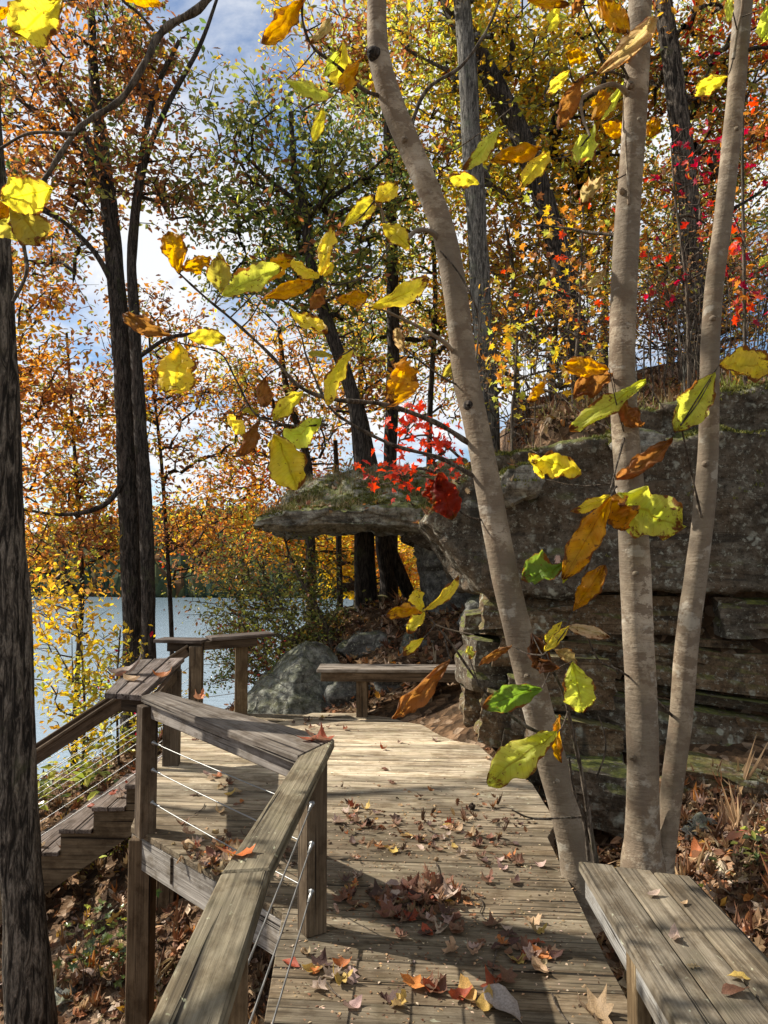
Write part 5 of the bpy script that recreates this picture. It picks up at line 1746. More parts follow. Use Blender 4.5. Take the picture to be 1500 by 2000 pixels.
def mat_objleaf(trans):
    m, nt = new_mat('maple_leaf'); b = NB(nt)
    oi = b.n('ShaderNodeObjectInfo'); t = b.n('ShaderNodeTexCoord')
    n = b.noise(t.outputs['Object'], 4, 4)
    col = b.mix(b.ramp(n, [(0.45, 0.0), (0.7, 0.4)]), oi.outputs['Color'], b.mix(1.0, oi.outputs['Color'], 0.5, 'MULTIPLY'))
    b.out(leaf_shader(b, col, trans, 0.5)); return m


M['objleaf'] = mat_objleaf(0.5)
MAPLE = [maple_mesh('maple', s) for s in range(6)]
for m_ in MAPLE: m_.materials.append(M['objleaf'])


def leaf_sapling(name, label, stems, ells, n, nclump, per, leaf, palette, seed, cap_n=260, bark='bark_twig', rooted=True):
    rng = np.random.default_rng(seed)
    tk = [([P(u, v, d) for u, v, d, w in st], [w * d / FPX / 2 for u, v, d, w in st]) for st in stems]
    b0 = tk[0][0][0]
    gz = ground_h(b0.x, b0.y)
    root = empty(name, (b0.x, b0.y, min(b0.z, gz)), label, 'sapling')
    for pts, rad in tk:
        g = ground_h(pts[0].x, pts[0].y)
        if rooted and pts[0].z > g: pts = [Vector((pts[0].x, pts[0].y, g - 0.15))] + pts; rad = [rad[0] * 1.2] + rad
        v, f = tube(*catmull(pts, rad, 5), 8)
        put('stem', mesh_np('stem', v, f), M[bark], root)
    pts = clumps(rng, ells, n, nclump)
    tw = Bag(); LP = []
    for cpts, cr2 in grow(rng, tk[0][0], tk[0][1], pts, 0.2, 0.0028):
        tw.tube(cpts, cr2, 4)
        for _ in range(per): LP.append(cpts[rng.integers(max(1, len(cpts) // 2), len(cpts))] + rng.normal(size=3) * 0.07)
    tag(put('twigs', tw.mesh('twigs'), M[bark], root), kind='stuff')
    LP = np.array(LP)[:cap_n]
    R = rand_frames(len(LP), rng, 0.5)
    cols = pal(rng, len(LP), *palette, jit=0.15)
    for i, p in enumerate(LP):
        o = bpy.data.objects.new('leaf', MAPLE[i % 6]); link(o, root)
        mt = Matrix([list(R[i][k]) for k in range(3)]).to_4x4()
        s = leaf * rng.uniform(0.7, 1.25)
        o.matrix_local = Matrix.Translation(Vector(p) - root.location) @ mt @ Matrix.Scale(s, 4)
        o.color = (*cols[i], 1)
    return root


leaf_sapling('maple_sapling', 'bright scarlet maple sapling growing over the edge of the slab', [[(905, 900, 6.9, 6), (870, 870, 6.9, 5), (830, 850, 6.9, 4), (780, 860, 6.9, 3)]],
             [(805, 850, 6.9, 55, 45, .25), (765, 925, 6.8, 90, 22, .25), (865, 850, 6.9, 55, 22, .2), (850, 905, 6.9, 70, 30, .25, .6), (820, 800, 7, 40, 26, .2, .7)], 90, 34, 2, 0.085, P2('scarlet', 5, 'red', 2, 'orange', .6), 61, 190, rooted=False)
leaf_sapling('maple_sapling', 'red and crimson maple sapling between the pale trunk pair on the hill', [[(1345, 690, 7.6, 8), (1340, 550, 7.6, 6), (1320, 400, 7.6, 5), (1310, 280, 7.6, 3)]],
             [(1340, 340, 7.7, 100, 90, .5), (1440, 380, 7.8, 60, 120, .5), (1300, 520, 7.6, 60, 90, .4, .6), (1460, 550, 7.8, 50, 70, .4, .7)], 105, 50, 2, 0.085, P2('red', 3, 'crimson', 3, 'orange', 1.2, 'rust', 2), 62, 230)
leaf_sapling('maple_sapling', 'orange and red maple sapling left of the straight pale trunk', [[(1120, 760, 7.4, 8), (1130, 640, 7.4, 6), (1135, 520, 7.4, 5), (1140, 400, 7.4, 3)]],
             [(1110, 450, 7.5, 90, 80, .45), (1060, 540, 7.5, 80, 90, .45), (1150, 620, 7.5, 70, 90, .4, .8)], 120, 60, 2, 0.082, P2('orange', 3, 'scarlet', 1, 'amber', 2.5, 'yellow', 1.2, 'lime', .8, 'rust', 1.5), 63, 250)
leaf_sapling('maple_sapling', 'yellow maple sapling low on the bank right of the leaning trunk', [[(1000, 840, 7.2, 6), (1005, 760, 7.2, 5), (1010, 660, 7.2, 4)]],
             [(1010, 680, 7.3, 60, 90, .35), (1120, 700, 7.3, 60, 60, .35), (1000, 780, 7.2, 50, 40, .3, .5)], 80, 24, 2, 0.085, P2('lime', 2, 'yellow', 3, 'amber', 2, 'orange', 1.5), 64, 170)
leaf_sapling('maple_sapling', 'thin straight sapling with orange leaves at the right edge', [[(1455, 690, 7.0, 7), (1453, 500, 7.0, 7), (1450, 300, 7.0, 6), (1455, 100, 7.0, 5)]],
             [(1480, 600, 7.0, 40, 60, .3), (1440, 480, 7, 40, 60, .3), (1480, 250, 7.1, 40, 70, .3)], 50, 16, 2, 0.10, P2('orange', 3, 'scarlet', 2, 'crimson', 1), 65, 90)

tree('brush_shrub', 'tangled twiggy brush with small yellow leaves above the rock lip left of the pale trunks', 'shrub',
     [[(1090, 850, 7.6, 6), (1085, 780, 7.7, 5), (1080, 700, 7.8, 3)]],
     [(1010, 740, 8.2, 90, 100, .8), (1130, 720, 8.2, 80, 90, .7), (1070, 630, 8.6, 120, 80, .9), (960, 640, 8.6, 70, 100, .8)], 420, 120, P2('amber', 2.5, 'olive', 2.5, 'rust', 2, 'lime', 1.5, 'tan', 2), 0.05, 3, 'bark_twig', 141, jitter=.06, tip=.0026, step=.2)
tree('brush_shrub', 'tangled twiggy brush with bronze leaves on the hilltop behind the pale trunk pair', 'shrub',
     [[(1330, 700, 8.4, 6), (1325, 640, 8.4, 5), (1320, 580, 8.5, 3)]],
     [(1300, 600, 8.8, 100, 100, .8), (1450, 600, 8.8, 80, 110, .8), (1380, 500, 9.2, 120, 90, .9)], 380, 110, P2('rust', 2.5, 'olive', 2.5, 'orange', 1.5, 'tan', 2, 'amber', 2), 0.05, 3, 'bark_twig', 142, jitter=.06, tip=.0026, step=.2)

# slim bare saplings on the hilltop
rs = random.Random(77)
for i in range(60):
    u = rs.uniform(930, 1500); d = rs.uniform(7.0, 9.2)
    x = P(u, 900, d).x
    z0 = ground_h(x, d)
    H = rs.uniform(0.7, 2.2)
    where = 'left of the pale trunk pair' if u < 1190 else ('between the pale trunk pair' if u < 1370 else 'right of the pale trunk pair')
    lab = '%s %s bare sapling on top of the rock %s' % ('low' if H < 1.1 else ('medium high' if H < 1.6 else 'tall'), 'grey' if i % 3 == 0 else 'brown', where)
    root = empty('bare_sapling', (x, d, z0), lab, 'sapling', 'slim bare saplings on top of the rock')
    pts = [Vector((x, d, z0 - 0.1))]
    lean = Vector((rs.uniform(-.12, .12), rs.uniform(-.1, .1), 1))
    for k in range(5): pts.append(pts[-1] + lean * H / 5 + Vector((rs.uniform(-.03, .03), 0, 0)))
    c, r = catmull(pts, [0.009, 0.008, 0.007, 0.005, 0.004, 0.002], 3)
    bg = Bag(); bg.tube(c, r, 5)
    put('stem', bg.mesh('stem'), M['bark_grey'] if i % 3 == 0 else M['bark_twig'], root)
    for k in range(rs.randint(5, 9)):
        tw = Bag()
        q = Vector(c[rs.randint(4, len(c) - 1)]); dr = Vector((rs.uniform(-1, 1), rs.uniform(-.6, .6), rs.uniform(.3, 1.2))).normalized() * rs.uniform(.15, .45)
        tw.tube([q, q + dr * .5 + Vector((0, 0, .02)), q + dr], [.0035, .0025, .001], 3)
        put('twig', tw.mesh('twig'), M['bark_twig'], root)

# ------------------------------------------------------------------ ground cover (stuff)
def deck_inside(x, y, pad=0.0):
    inside = False
    n = len(DECK_XY)
    j = n - 1
    for i in range(n):
        xi, yi = DECK_XY[i]; xj, yj = DECK_XY[j]
        if (yi > y) != (yj > y) and x < (xj - xi) * (y - yi) / (yj - yi) + xi: inside = not inside
        j = i
    return inside


def litter(name, label, boxes, seed, cols, size=(0.05, 0.11), kinds=('oak', 'simple', 'maple')):
    rng = np.random.default_rng(seed)
    parts = []
    for kd in kinds:
        pos = []
        for (x0, x1, y0, y1, n) in boxes:
            for _ in range(n // len(kinds)):
                x, y = rng.uniform(x0, x1), rng.uniform(y0, y1)
                if deck_inside(x, y) and x < 0.85 and ground_h(x, y) > -0.3: continue
                pos.append((x, y, ground_h(x, y) + rng.uniform(0.002, 0.045)))
        pos = np.array(pos)
        parts.append((kd, pos))
    for kd, pos in parts:
        sz = rng.uniform(size[0], size[1], len(pos))
        me = leaves_mesh(name, pos, sz, pal(rng, len(pos), *cols, jit=0.3), kd, rng, 0.0, 0.45, curl=0.9)
        o = obj_mesh(name, me, M['litter'])
        tag(o, label + {'oak': ', lobed brown oak leaves', 'simple': ', narrow curled leaves', 'maple': ', pointed maple leaves'}[kd], kind='stuff')


P_LIT = P2('brown', 4, 'rust', 1.6, 'tan', 4, 'pale', 2.2, 'dbrown', 3, 'orange', .3, 'amber', .3)
litter('leaf_litter', 'dry leaves covering the ground', [(-4.2, -0.3, 2.6, 5.6, 6500), (-5, -1.5, 5.6, 10, 3200), (1.0, 1.5, 2.2, 5.6, 350), (1.5, 2.9, 2.2, 5.5, 4600), (0.9, 6.5, 6.7, 10.5, 7500), (-2.0, 1.2, 8.0, 11.5, 2800), (0.75, 1.4, 4, 7, 500)], 71, P_LIT)


def blades(name, label, spots, n, seed, cols, length=(0.06, 0.2), width=0.004, up=1.0, zfun=None):
    rng = np.random.default_rng(seed)
    V, F, T = [], [], []
    k = 0
    for (x, y, z, r) in spots:
        for _ in range(n):
            px, py = x + rng.normal() * r, y + rng.normal() * r
            pz = z if zfun is None else zfun(px, py)
            if pz is None: continue
            L = rng.uniform(*length)
            d = np.array([rng.normal() * .55, rng.normal() * .55, up]); d /= np.linalg.norm(d)
            s = np.array([-d[1], d[0], 0]) ; s = s / (np.linalg.norm(s) + 1e-6) * width
            b0 = np.array([px, py, pz - 0.01]); m_ = b0 + d * L * .55; t_ = b0 + d * L + np.array([d[0], d[1], -.5 * up]) * L * .35
            V += [b0 - s, b0 + s, m_ - s * .8, m_ + s * .8, t_]
            F += [(k, k + 1, k + 3), (k, k + 3, k + 2), (k + 2, k + 3, k + 4)]
            c = np.array(cols[rng.integers(0, len(cols))]) * rng.uniform(.7, 1.3)
            T += [(*c, 1)] * 3
            k += 5
    me = mesh_np(name, np.array(V), np.array(F), False, np.array(T))
    o = obj_mesh(name, me, M['litter'])
    return tag(o, label, kind='stuff')


# surface height of the outcrop from above
bpy.context.view_layer.update()
_dg = bpy.context.evaluated_depsgraph_get()
from mathutils.bvhtree import BVHTree
_trees = []
for o in list(outcrop.children):
    bm = bmesh.new(); bm.from_mesh(o.data); bm.transform(Matrix.Translation(outcrop.location)); _trees.append(BVHTree.FromBMesh(bm)); bm.free()


def rock_top(x, y, zmax=6.0):
    best = None
    for t in _trees:
        h = t.ray_cast(Vector((x, y, zmax)), Vector((0, 0, -1)))
        if h[0] is not None and (best is None or h[0].z > best): best = h[0].z
    return best


spots = []
rs = random.Random(8)
for _ in range(60):
    x = rs.uniform(-1.5, 1.0); y = rs.uniform(8.95, 10.4)
    z = rock_top(x, y)
    if z and z > 1.9: spots.append((x, y, z, 0.09))
blades('dry_grass', 'dry grass and roots tufted over the top of the overhanging slab', spots, 45, 81, [(.30, .24, .12), (.20, .17, .07), (.10, .12, .03), (.38, .31, .17)], (0.06, 0.22), 0.003, 1.0, lambda x, y: rock_top(x, y))
spots = []
for _ in range(70):
    x = rs.uniform(0.9, 4.5); y = rs.uniform(6.6, 8.5)
    spots.append((x, y, 0, 0.12))
blades('dry_grass', 'thin dry grass and stems on top of the outcrop', spots, 26, 82, [(.30, .22, .12), (.20, .15, .07), (.22, .25, .05), (.36, .28, .16)], (0.08, 0.3), 0.003, 1.3, lambda x, y: max(ground_h(x, y), rock_top(x, y) or -9))
blades('green_grass', 'clump of green grass by the right hand pale stem on the hilltop', [(P(1440, 690, 7.3).x, 7.3, 0, 0.13), (P(1425, 690, 7.4).x, 7.4, 0, 0.1)], 130, 83, [(.20, .26, .04), (.34, .36, .08)], (0.15, 0.38), 0.005, 1.2, lambda x, y: ground_h(x, y))
blades('green_grass', 'short green grass growing under the deck edge', [(P(320, 1830, 5).x, 5.0, 0, 0.15), (P(230, 1950, 4.6).x, 4.6, 0, 0.2), (2.2, 4.3, 0, 0.15)], 60, 84, [(.14, .18, .04), (.25, .26, .08)], (0.05, 0.14), 0.004, 1.0, lambda x, y: ground_h(x, y))

# leaves lying on top of the rocks
rng = np.random.default_rng(90)
pos = []
for _ in range(1500):
    x = rng.uniform(-1.4, 4.6); y = rng.uniform(6.1, 10.3)
    z = rock_top(x, y)
    if z is not None and z > 1.6 and z > ground_h(x, y) - 0.05: pos.append((x, y, z + rng.uniform(0.005, 0.03)))
pos = np.array(pos)
tag(obj_mesh('leaf_litter', leaves_mesh('leaf_litter', pos, rng.uniform(.05, .1, len(pos)), pal(rng, len(pos), *P_LIT, jit=.3), 'oak', rng, 0, .45, curl=.9), M['litter']),
    'brown leaves caught on the mossy top of the rock', kind='stuff')


# moss cushions
def moss(label, region, n, seed):
    rng = np.random.default_rng(seed)
    V, F, T = [], [], []; k = 0
    for _ in range(n):
        x = rng.uniform(*region[0]); y = rng.uniform(*region[1])
        z = rock_top(x, y)
        if z is None or z < 1.5: continue
        if mnoise.noise(Vector((x * 2.2, y * 2.2, seed))) < -0.05: continue
        for _b in range(5):
            a = rng.uniform(0, 6.28); L = rng.uniform(.012, .03)
            b0 = np.array([x + rng.normal() * .012, y + rng.normal() * .012, z])
            s = np.array([math.cos(a), math.sin(a), 0]) * .006
            t_ = b0 + np.array([rng.normal() * .01, -abs(rng.normal()) * .01, L])
            V += [b0 - s, b0 + s, t_]; F.append((k, k + 1, k + 2)); k += 3
            c = np.array([(.05, .065, .012), (.12, .14, .025), (.22, .22, .04)][rng.integers(0, 3)]) * rng.uniform(.7, 1.2)
            T.append((*c, 1))
    o = obj_mesh('moss', mesh_np('moss', np.array(V), np.array(F), False, np.array(T)), M['litter'])
    tag(o, label, kind='stuff')


moss('dark green moss cushions along the top edge of the outcrop', ((0.7, 3.6), (6.1, 7.2)), 9000, 91)
moss('yellow green moss on the tip of the overhanging slab', ((-1.7, 0.8), (8.9, 9.9)), 5000, 92)


# broad green plants beside the stairs
def ground_plant(name, label, u, v, d, r, n, leaf, palette, seed, h=0.25, kind='simple'):
    rng = np.random.default_rng(seed)
    c = P(u, v, d)
    gz = ground_h(c.x, c.y)
    root = empty(name, (c.x, c.y, gz), label, 'plant')
    st = Bag(); LP = []
    for i in range(n):
        x, y = c.x + rng.normal() * r, c.y + rng.normal() * r * .6
        z0 = ground_h(x, y)
        top = np.array([x + rng.normal() * .06, y + rng.normal() * .06, z0 + rng.uniform(.3, 1) * h + (c.z - gz if c.z > gz else 0) * rng.uniform(.1, .8)])
        st.tube([(x, y, z0 - .03), ((x + top[0]) / 2, (y + top[1]) / 2 + .01, (z0 + top[2]) / 2), tuple(top)], [.003, .0025, .0015], 3)
        for _ in range(3): LP.append(top + rng.normal(size=3) * .05)
    LP = np.array(LP)
    tag(put('stems', st.mesh('stems'), M['bark_twig'], root), kind='stuff')
    tag(put('foliage', leaves_mesh('foliage', LP, rng.uniform(.6, 1.3, len(LP)) * leaf, pal(rng, len(LP), *palette), kind, rng, .1, .5), M['foliage_gloss'], root), kind='stuff')


ground_plant('green_plant', 'bright green broad leaved plant behind the wooden stairs', 135, 1560, 8.2, .38, 70, .13, P2('green', 2, 'lime', 3, 'olive', 1), 101, .45)
ground_plant('green_plant', 'green leaves under the handrail cables by the oak', 250, 1500, 9.2, .3, 40, .11, P2('green', 2, 'lime', 3, 'yellow', 1), 102, .35)
ground_plant('ivy_plant', 'dark ivy creeping over the stone beneath the stairs', 205, 1790, 5.3, .14, 34, .06, P2('dgreen', 3, 'green', 3, 'lime', .4), 103, .12, 'maple')
ground_plant('green_plant', 'yellow green seedlings under the stair stringer', 200, 1700, 6.9, .3, 26, .08, P2('lime', 3, 'green', 1, 'yellow', 1), 104, .15)
ground_plant('green_plant', 'small green seedling in the shade right of the near bench', 1475, 1670, 4.3, .1, 12, .06, P2('green', 2, 'lime', 2), 105, .15)

# ------------------------------------------------------------------ fallen leaves on the deck, rail and bench: one object each
FM = {}
for kd in ('oak', 'maple', 'simple'):
    lst = []
    for s in range(6):
        r = random.Random(s * 7 + len(kd))
        v, f = TM[kd]
        bm = bmesh.new()
        vs_ = [bm.verts.new(p) for p in v]
        for t in f: bm.faces.new([vs_[i] for i in t])
        bmesh.ops.subdivide_edges(bm, edges=list(bm.edges), cuts=1 if kd != 'simple' else 2, use_grid_fill=True)
        ax = r.uniform(0, math.pi); cu = r.uniform(0.5, 2.4) * r.choice((1, 1, 1, -0.6)); cv = r.uniform(-.6, 1.2)
        zmin = 9
        for w in bm.verts:
            x, y = w.co.x, w.co.y - .45
            a = x * math.cos(ax) + y * math.sin(ax); b_ = -x * math.sin(ax) + y * math.cos(ax)
            w.co.z += cu * a * a + cv * b_ * b_ * .6 + .07 * mnoise.noise(Vector((x * 5, y * 5, s)))
            k = 1 - min(.35, abs(cu) * a * a * .5)
            w.co.x = x * k; w.co.y = y * k
            zmin = min(zmin, w.co.z)
        for w in bm.verts: w.co.z -= zmin
        bmesh.ops.triangulate(bm, faces=bm.faces)
        me = bpy.data.meshes.new('fallen_leaf'); bm.to_mesh(me); bm.free()
        for p in me.polygons: p.use_smooth = True
        me.materials.append(M['fallen'])
        lst.append(me)
    FM[kd] = lst
FC = {'rust red': (0.36, 0.075, 0.03), 'orange': (0.55, 0.19, 0.05), 'brown': (0.20, 0.09, 0.05), 'tan': (0.48, 0.32, 0.18), 'pale pinkish': (0.50, 0.36, 0.29), 'dark brown': (0.085, 0.04, 0.028), 'golden': (0.58, 0.38, 0.10)}
rf = random.Random(17)
cat_scale = 1.35


def fallen(x, y, z, kd, cn, size, label, group=None, tilt=0.25, rot=None, zs=1.0):
    o = bpy.data.objects.new('fallen_leaf', FM[kd][rf.randrange(6)])
    link(o)
    o.location = (x, y, z + 0.003)
    o.rotation_euler = (rf.uniform(-tilt, tilt), rf.uniform(-tilt, tilt), rf.uniform(0, 6.28) if rot is None else rot)
    o.scale = (size, size, size * zs)
    if cat_scale: size = size * cat_scale; o.scale = (size, size, size * zs)
    c = FC[cn]; j = rf.uniform(0.8, 1.2)
    o.color = (c[0] * j, c[1] * j * rf.uniform(.9, 1.1), c[2] * j, 1)
    tag(o, label, 'leaf', group)
    return o


KN = {'oak': 'lobed oak', 'maple': 'star shaped maple', 'simple': 'curled narrow'}
ZONES = [  # centre u, v, spread u, v, count, place, size
    (820, 1755, 75, 26, 56, 'in the dark heap in the middle of the deck', (0.06, 0.10)),
    (850, 1820, 70, 25, 16, 'just below the dark heap on the deck', (0.06, 0.09)),
    (690, 1590, 40, 25, 16, 'on the boards right of the corner post', (0.05, 0.08)),
    (860, 1640, 110, 30, 40, 'on the sunlit boards above the heap', (0.04, 0.075)),
    (690, 1740, 25, 30, 14, 'against the foot of the corner post', (0.05, 0.085)),
    (440, 1680, 90, 40, 54, 'drifted inside the left corner of the railing', (0.05, 0.085)),
    (460, 1450, 70, 14, 24, 'on the shaded boards by the far stair posts', (0.05, 0.085)),
    (430, 1550, 80, 40, 14, 'behind the railing cables on the left boards', (0.05, 0.08)),
    (830, 1930, 80, 30, 8, 'in the rail shadow at the bottom', (0.07, 0.10)),
    (640, 1900, 60, 50, 9, 'on the boards near the bottom beside the cable', (0.05, 0.085)),
    (1010, 1870, 80, 50, 30, 'on the boards left of the near bench leg', (0.05, 0.09)),
    (1000, 1700, 60, 40, 10, 'on the boards beside the leaning trunk', (0.05, 0.08)),
    (800, 1480, 110, 45, 6, 'on the pale far boards', (0.05, 0.07)),
    (620, 1415, 50, 10, 12, 'at the foot of the big pale boulder', (0.05, 0.08)),
]
pool = ['brown', 'brown', 'brown', 'rust red', 'tan', 'tan', 'pale pinkish', 'pale pinkish', 'orange', 'dark brown', 'dark brown', 'golden']
for (u, v, su, sv, n, place, sz) in ZONES:
    for k in range(n):
        for _ in range(20):
            p = G(u + rf.gauss(0, su * .6), v + rf.gauss(0, sv * .6))
            if deck_inside(p.x, p.y): break
        else: continue
        kd = rf.choice(('oak', 'oak', 'maple', 'simple', 'simple'))
        cn = rf.choice(pool) if 'dark heap' not in place else rf.choice(('brown', 'brown', 'dark brown', 'rust red', 'pale pinkish', 'brown'))
        lift = rf.uniform(0, 0.035) if 'heap in' in place or 'drifted' in place else rf.uniform(0, .004)
        fallen(p.x, p.y, lift, kd, cn, rf.uniform(*sz), '%s %s leaf %s' % (cn, KN[kd], place), 'fallen leaves ' + place, tilt=.5 if lift > .01 else .22)

# leaves and bits one can name
p = G(455, 1672, CZ); fallen(p.x, p.y, CZ, 'oak', 'rust red', 0.10, 'bright rust orange leaf lying alone on the near rail cap', rot=-1.2, zs=.5).color = (0.62, 0.16, 0.03, 1)
for k, (u, v, c_) in enumerate([(598, 1447, 'rust red'), (612, 1442, 'brown'), (628, 1446, 'rust red')]):
    p = G(u, v, CZ); fallen(p.x, p.y, CZ, ('simple', 'oak', 'maple')[k], c_, 0.085, ('left', 'middle', 'right')[k] + ' one of the three curled red brown leaves on the rail corner')
p = G(392, 1366, CZ); fallen(p.x, p.y, CZ, 'oak', 'orange', 0.08, 'small orange leaf on the cross rail behind the cables')
for k, (u, v, c_, s_, lab) in enumerate([(245, 1318, 'pale pinkish', .26, 'large pale curled leaf lying on the three board rail top'), (318, 1323, 'orange', .14, 'orange leaf near the right edge of the three board rail top'),
                                         (232, 1322, 'rust red', .10, 'rust leaf at the left edge of the three board rail top'), (255, 1330, 'tan', .15, 'tan leaf under the pale leaf on the three board rail top')]):
    p = G(u, v, CZ); fallen(p.x, p.y, CZ, 'simple', c_, s_, lab, rot=-1.3 - k * .3)
for k, (u, v, c_, s_, kd, lab) in enumerate([(1275, 1750, 'pale pinkish', .05, 'simple', 'pale narrow leaf near the far end of the near bench'), (1335, 1768, 'tan', .035, 'simple', 'small tan leaf on the middle board of the near bench'),
                                             (1318, 1835, 'pale pinkish', .06, 'simple', 'pale leaf on the seam of the near bench'), (1440, 1912, 'golden', .05, 'simple', 'small golden leaf near the front of the bench'),
                                             (1440, 1940, 'brown', .07, 'simple', 'brown curled leaf at the near end of the bench'), (1355, 1890, 'tan', .03, 'oak', 'tiny leaf scrap on the left board of the bench')]):
    p = G(u, v, bz); fallen(p.x, p.y, bz, kd, c_, s_, lab, tilt=.1)
o = fallen(*G(985, 1975)[:2], 0, 'simple', 'pale pinkish', .17, 'large pale grey leaf at the bottom edge of the deck', rot=.6); o.color = (.42, .36, .32, 1)
fallen(*G(915, 1950)[:2], 0, 'simple', 'golden', .11, 'upright golden curled leaf beside the large grey leaf', rot=.2)
fallen(*G(945, 1970)[:2], 0, 'simple', 'golden', .11, 'golden curled leaf leaning on the large grey leaf', rot=-.4)
fallen(*G(1160, 1985)[:2], 0, 'maple', 'tan', .12, 'tan crumpled maple leaf beside the near bench leg')
fallen(*G(570, 1885)[:2], 0, 'simple', 'rust red', .07, 'small red leaf standing on edge near the twisted cable', rot=1.0)
p = G(690, 1970); fallen(p.x, p.y, 0, 'simple', 'pale pinkish', .08, 'pale curled leaf lying flat near the lower wire shadows')


def gumball(u, v, label):
    p = G(u, v)
    bm = bmesh.new(); bmesh.ops.create_icosphere(bm, subdivisions=3, radius=.017)
    for i, w in enumerate(bm.verts):
        if i % 3 == 0: w.co *= 1.45
        else: w.co *= .95
    me = bpy.data.meshes.new('gumball'); bm.to_mesh(me); bm.free()
    tag(obj_mesh('gumball', me, M['gumball'], None, (p.x, p.y, .022)), label, 'seed ball')


gumball(718, 1613, 'spiky dark seed ball on the middle boards near the corner post')
gumball(922, 1582, 'spiky dark seed ball on the right of the deck near the leaning trunk')
for (u, v, lab) in ((852, 1682, 'small round acorn above the leaf heap'), (592, 1862, 'small acorn on the boards near the twisted cable')):
    p = G(u, v)
    bm = bmesh.new(); bmesh.ops.create_uvsphere(bm, u_segments=14, v_segments=10, radius=.011)
    for w in bm.verts: w.co.z *= 1.0; w.co.x *= 1.3 if w.co.x > 0 else 1.05
    me = bpy.data.meshes.new('acorn'); bm.to_mesh(me); bm.free()
    for q_ in me.polygons: q_.use_smooth = True
    tag(obj_mesh('acorn', me, M['acorn'], None, (p.x, p.y, .012)), lab, 'acorn')

TW = [([(905, 1730), (942, 1760), (938, 1785), (955, 1800)], 'bent grey twig right of the leaf heap'), ([(970, 1855), (962, 1900), (970, 1930)], 'short curved twig in the rail shadow'),
      ([(835, 1620), (880, 1640), (935, 1635)], 'straight twig on the sunlit boards'), ([(1078, 1940), (1090, 1970), (1110, 1998)], 'thin twig at the bottom edge left of the bench leg'),
      ([(665, 1605), (690, 1625), (735, 1632)], 'thin pale twig beside the left seed ball'), ([(852, 1685), (856, 1715)], 'tiny twig under the round acorn'),
      ([(635, 1915), (650, 1935), (665, 1948)], 'curved pale twig on the lower left boards'), ([(400, 1570), (395, 1580), (380, 1590)], 'small curl of twig behind the cables')]
for pts, lab in TW:
    w = [G(u, v, .008) for u, v in pts]
    if len(w) == 2: w = [w[0], (w[0] + w[1]) / 2 + Vector((.004, 0, .002)), w[1]]
    c, r = catmull(w, [.0035, .003, .0025, .002][:len(w)], 5)
    v, f = tube(c, r, 6)
    tag(put('twig', mesh_np('twig', v, f), M['bark_twig'], None, w[0]), lab, 'twig')

# leaves on the stair treads
for k in range(4):
    for i in range(7):
        x = -1.80 - .257 * k - rf.uniform(.02, .24); y = rf.uniform(SY0 + .05, SY1 - .1); z = -.195 - .173 * k + .037
        kd = rf.choice(('oak', 'simple', 'maple')); cn = rf.choice(('brown', 'tan', 'rust red', 'pale pinkish'))
        fallen(x, y, z, kd, cn, rf.uniform(.06, .1), '%s %s leaf lying on the %s stair tread' % (cn, KN[kd], ('top', 'second', 'third', 'fourth')[k]), 'fallen leaves on the stairs', tilt=.15)

# leaves caught on the ground right of the bench
for (u, v, d, c_, lab) in ((1362, 1600, 4.6, 'orange', 'large orange leaf standing against the foot of the rock'), (1435, 1615, 4.5, 'rust red', 'rust leaf in the litter under the rock at right')):
    p = P(u, v, d); fallen(p.x, p.y, ground_h(p.x, p.y) + .05, 'simple', c_, .15, lab, tilt=.9)

# ------------------------------------------------------------------ far shore forest (one mass)
rng = np.random.default_rng(5)
V, F, T = [], [], []
bmi = bmesh.new(); bmesh.ops.create_icosphere(bmi, subdivisions=1, radius=1)
iv = np.array([tuple(v.co) for v in bmi.verts]); ifc = np.array([[v.index for v in f.verts] for f in bmi.faces]); bmi.free()
k = 0
cnt = 0
while cnt < 20000:
    if cnt % 4 == 3:
        x = -190 - rng.uniform(0, 1) ** 1.5 * 120; y = rng.uniform(-120, 230)
    else:
        x = rng.uniform(-330, 115); y0 = 172 + 10 * math.sin(x * .02) - .25 * x
        y = y0 + rng.uniform(0, 1) ** 1.3 * 190 + 0.5
    z = far_h(x, y, -12)
    if z < -9.5: continue
    s = rng.uniform(1.3, 2.9); h = s * rng.uniform(1.1, 1.9)
    jit = 1 + rng.normal(size=(len(iv), 1)) * .16
    V.append(iv * jit * np.array([s, s, h]) + np.array([x, y, max(z, LAKE_Z - 1) + h * .75])); F.append(ifc + k); k += len(iv)
    c = np.array([(.045, .06, .03), (.07, .075, .03), (.10, .075, .03), (.12, .06, .025), (.03, .05, .03)][rng.choice(5, p=[.38, .22, .15, .08, .17])]) * rng.uniform(.7, 1.2)
    T += [(*c, 1)] * len(ifc)
    cnt += 1
o = obj_mesh('far_forest', mesh_np('far_forest', np.concatenate(V), np.concatenate(F), False, np.array(T)), M['far'])
tag(o, 'dark wooded hills on the far shore of the lake', kind='stuff')

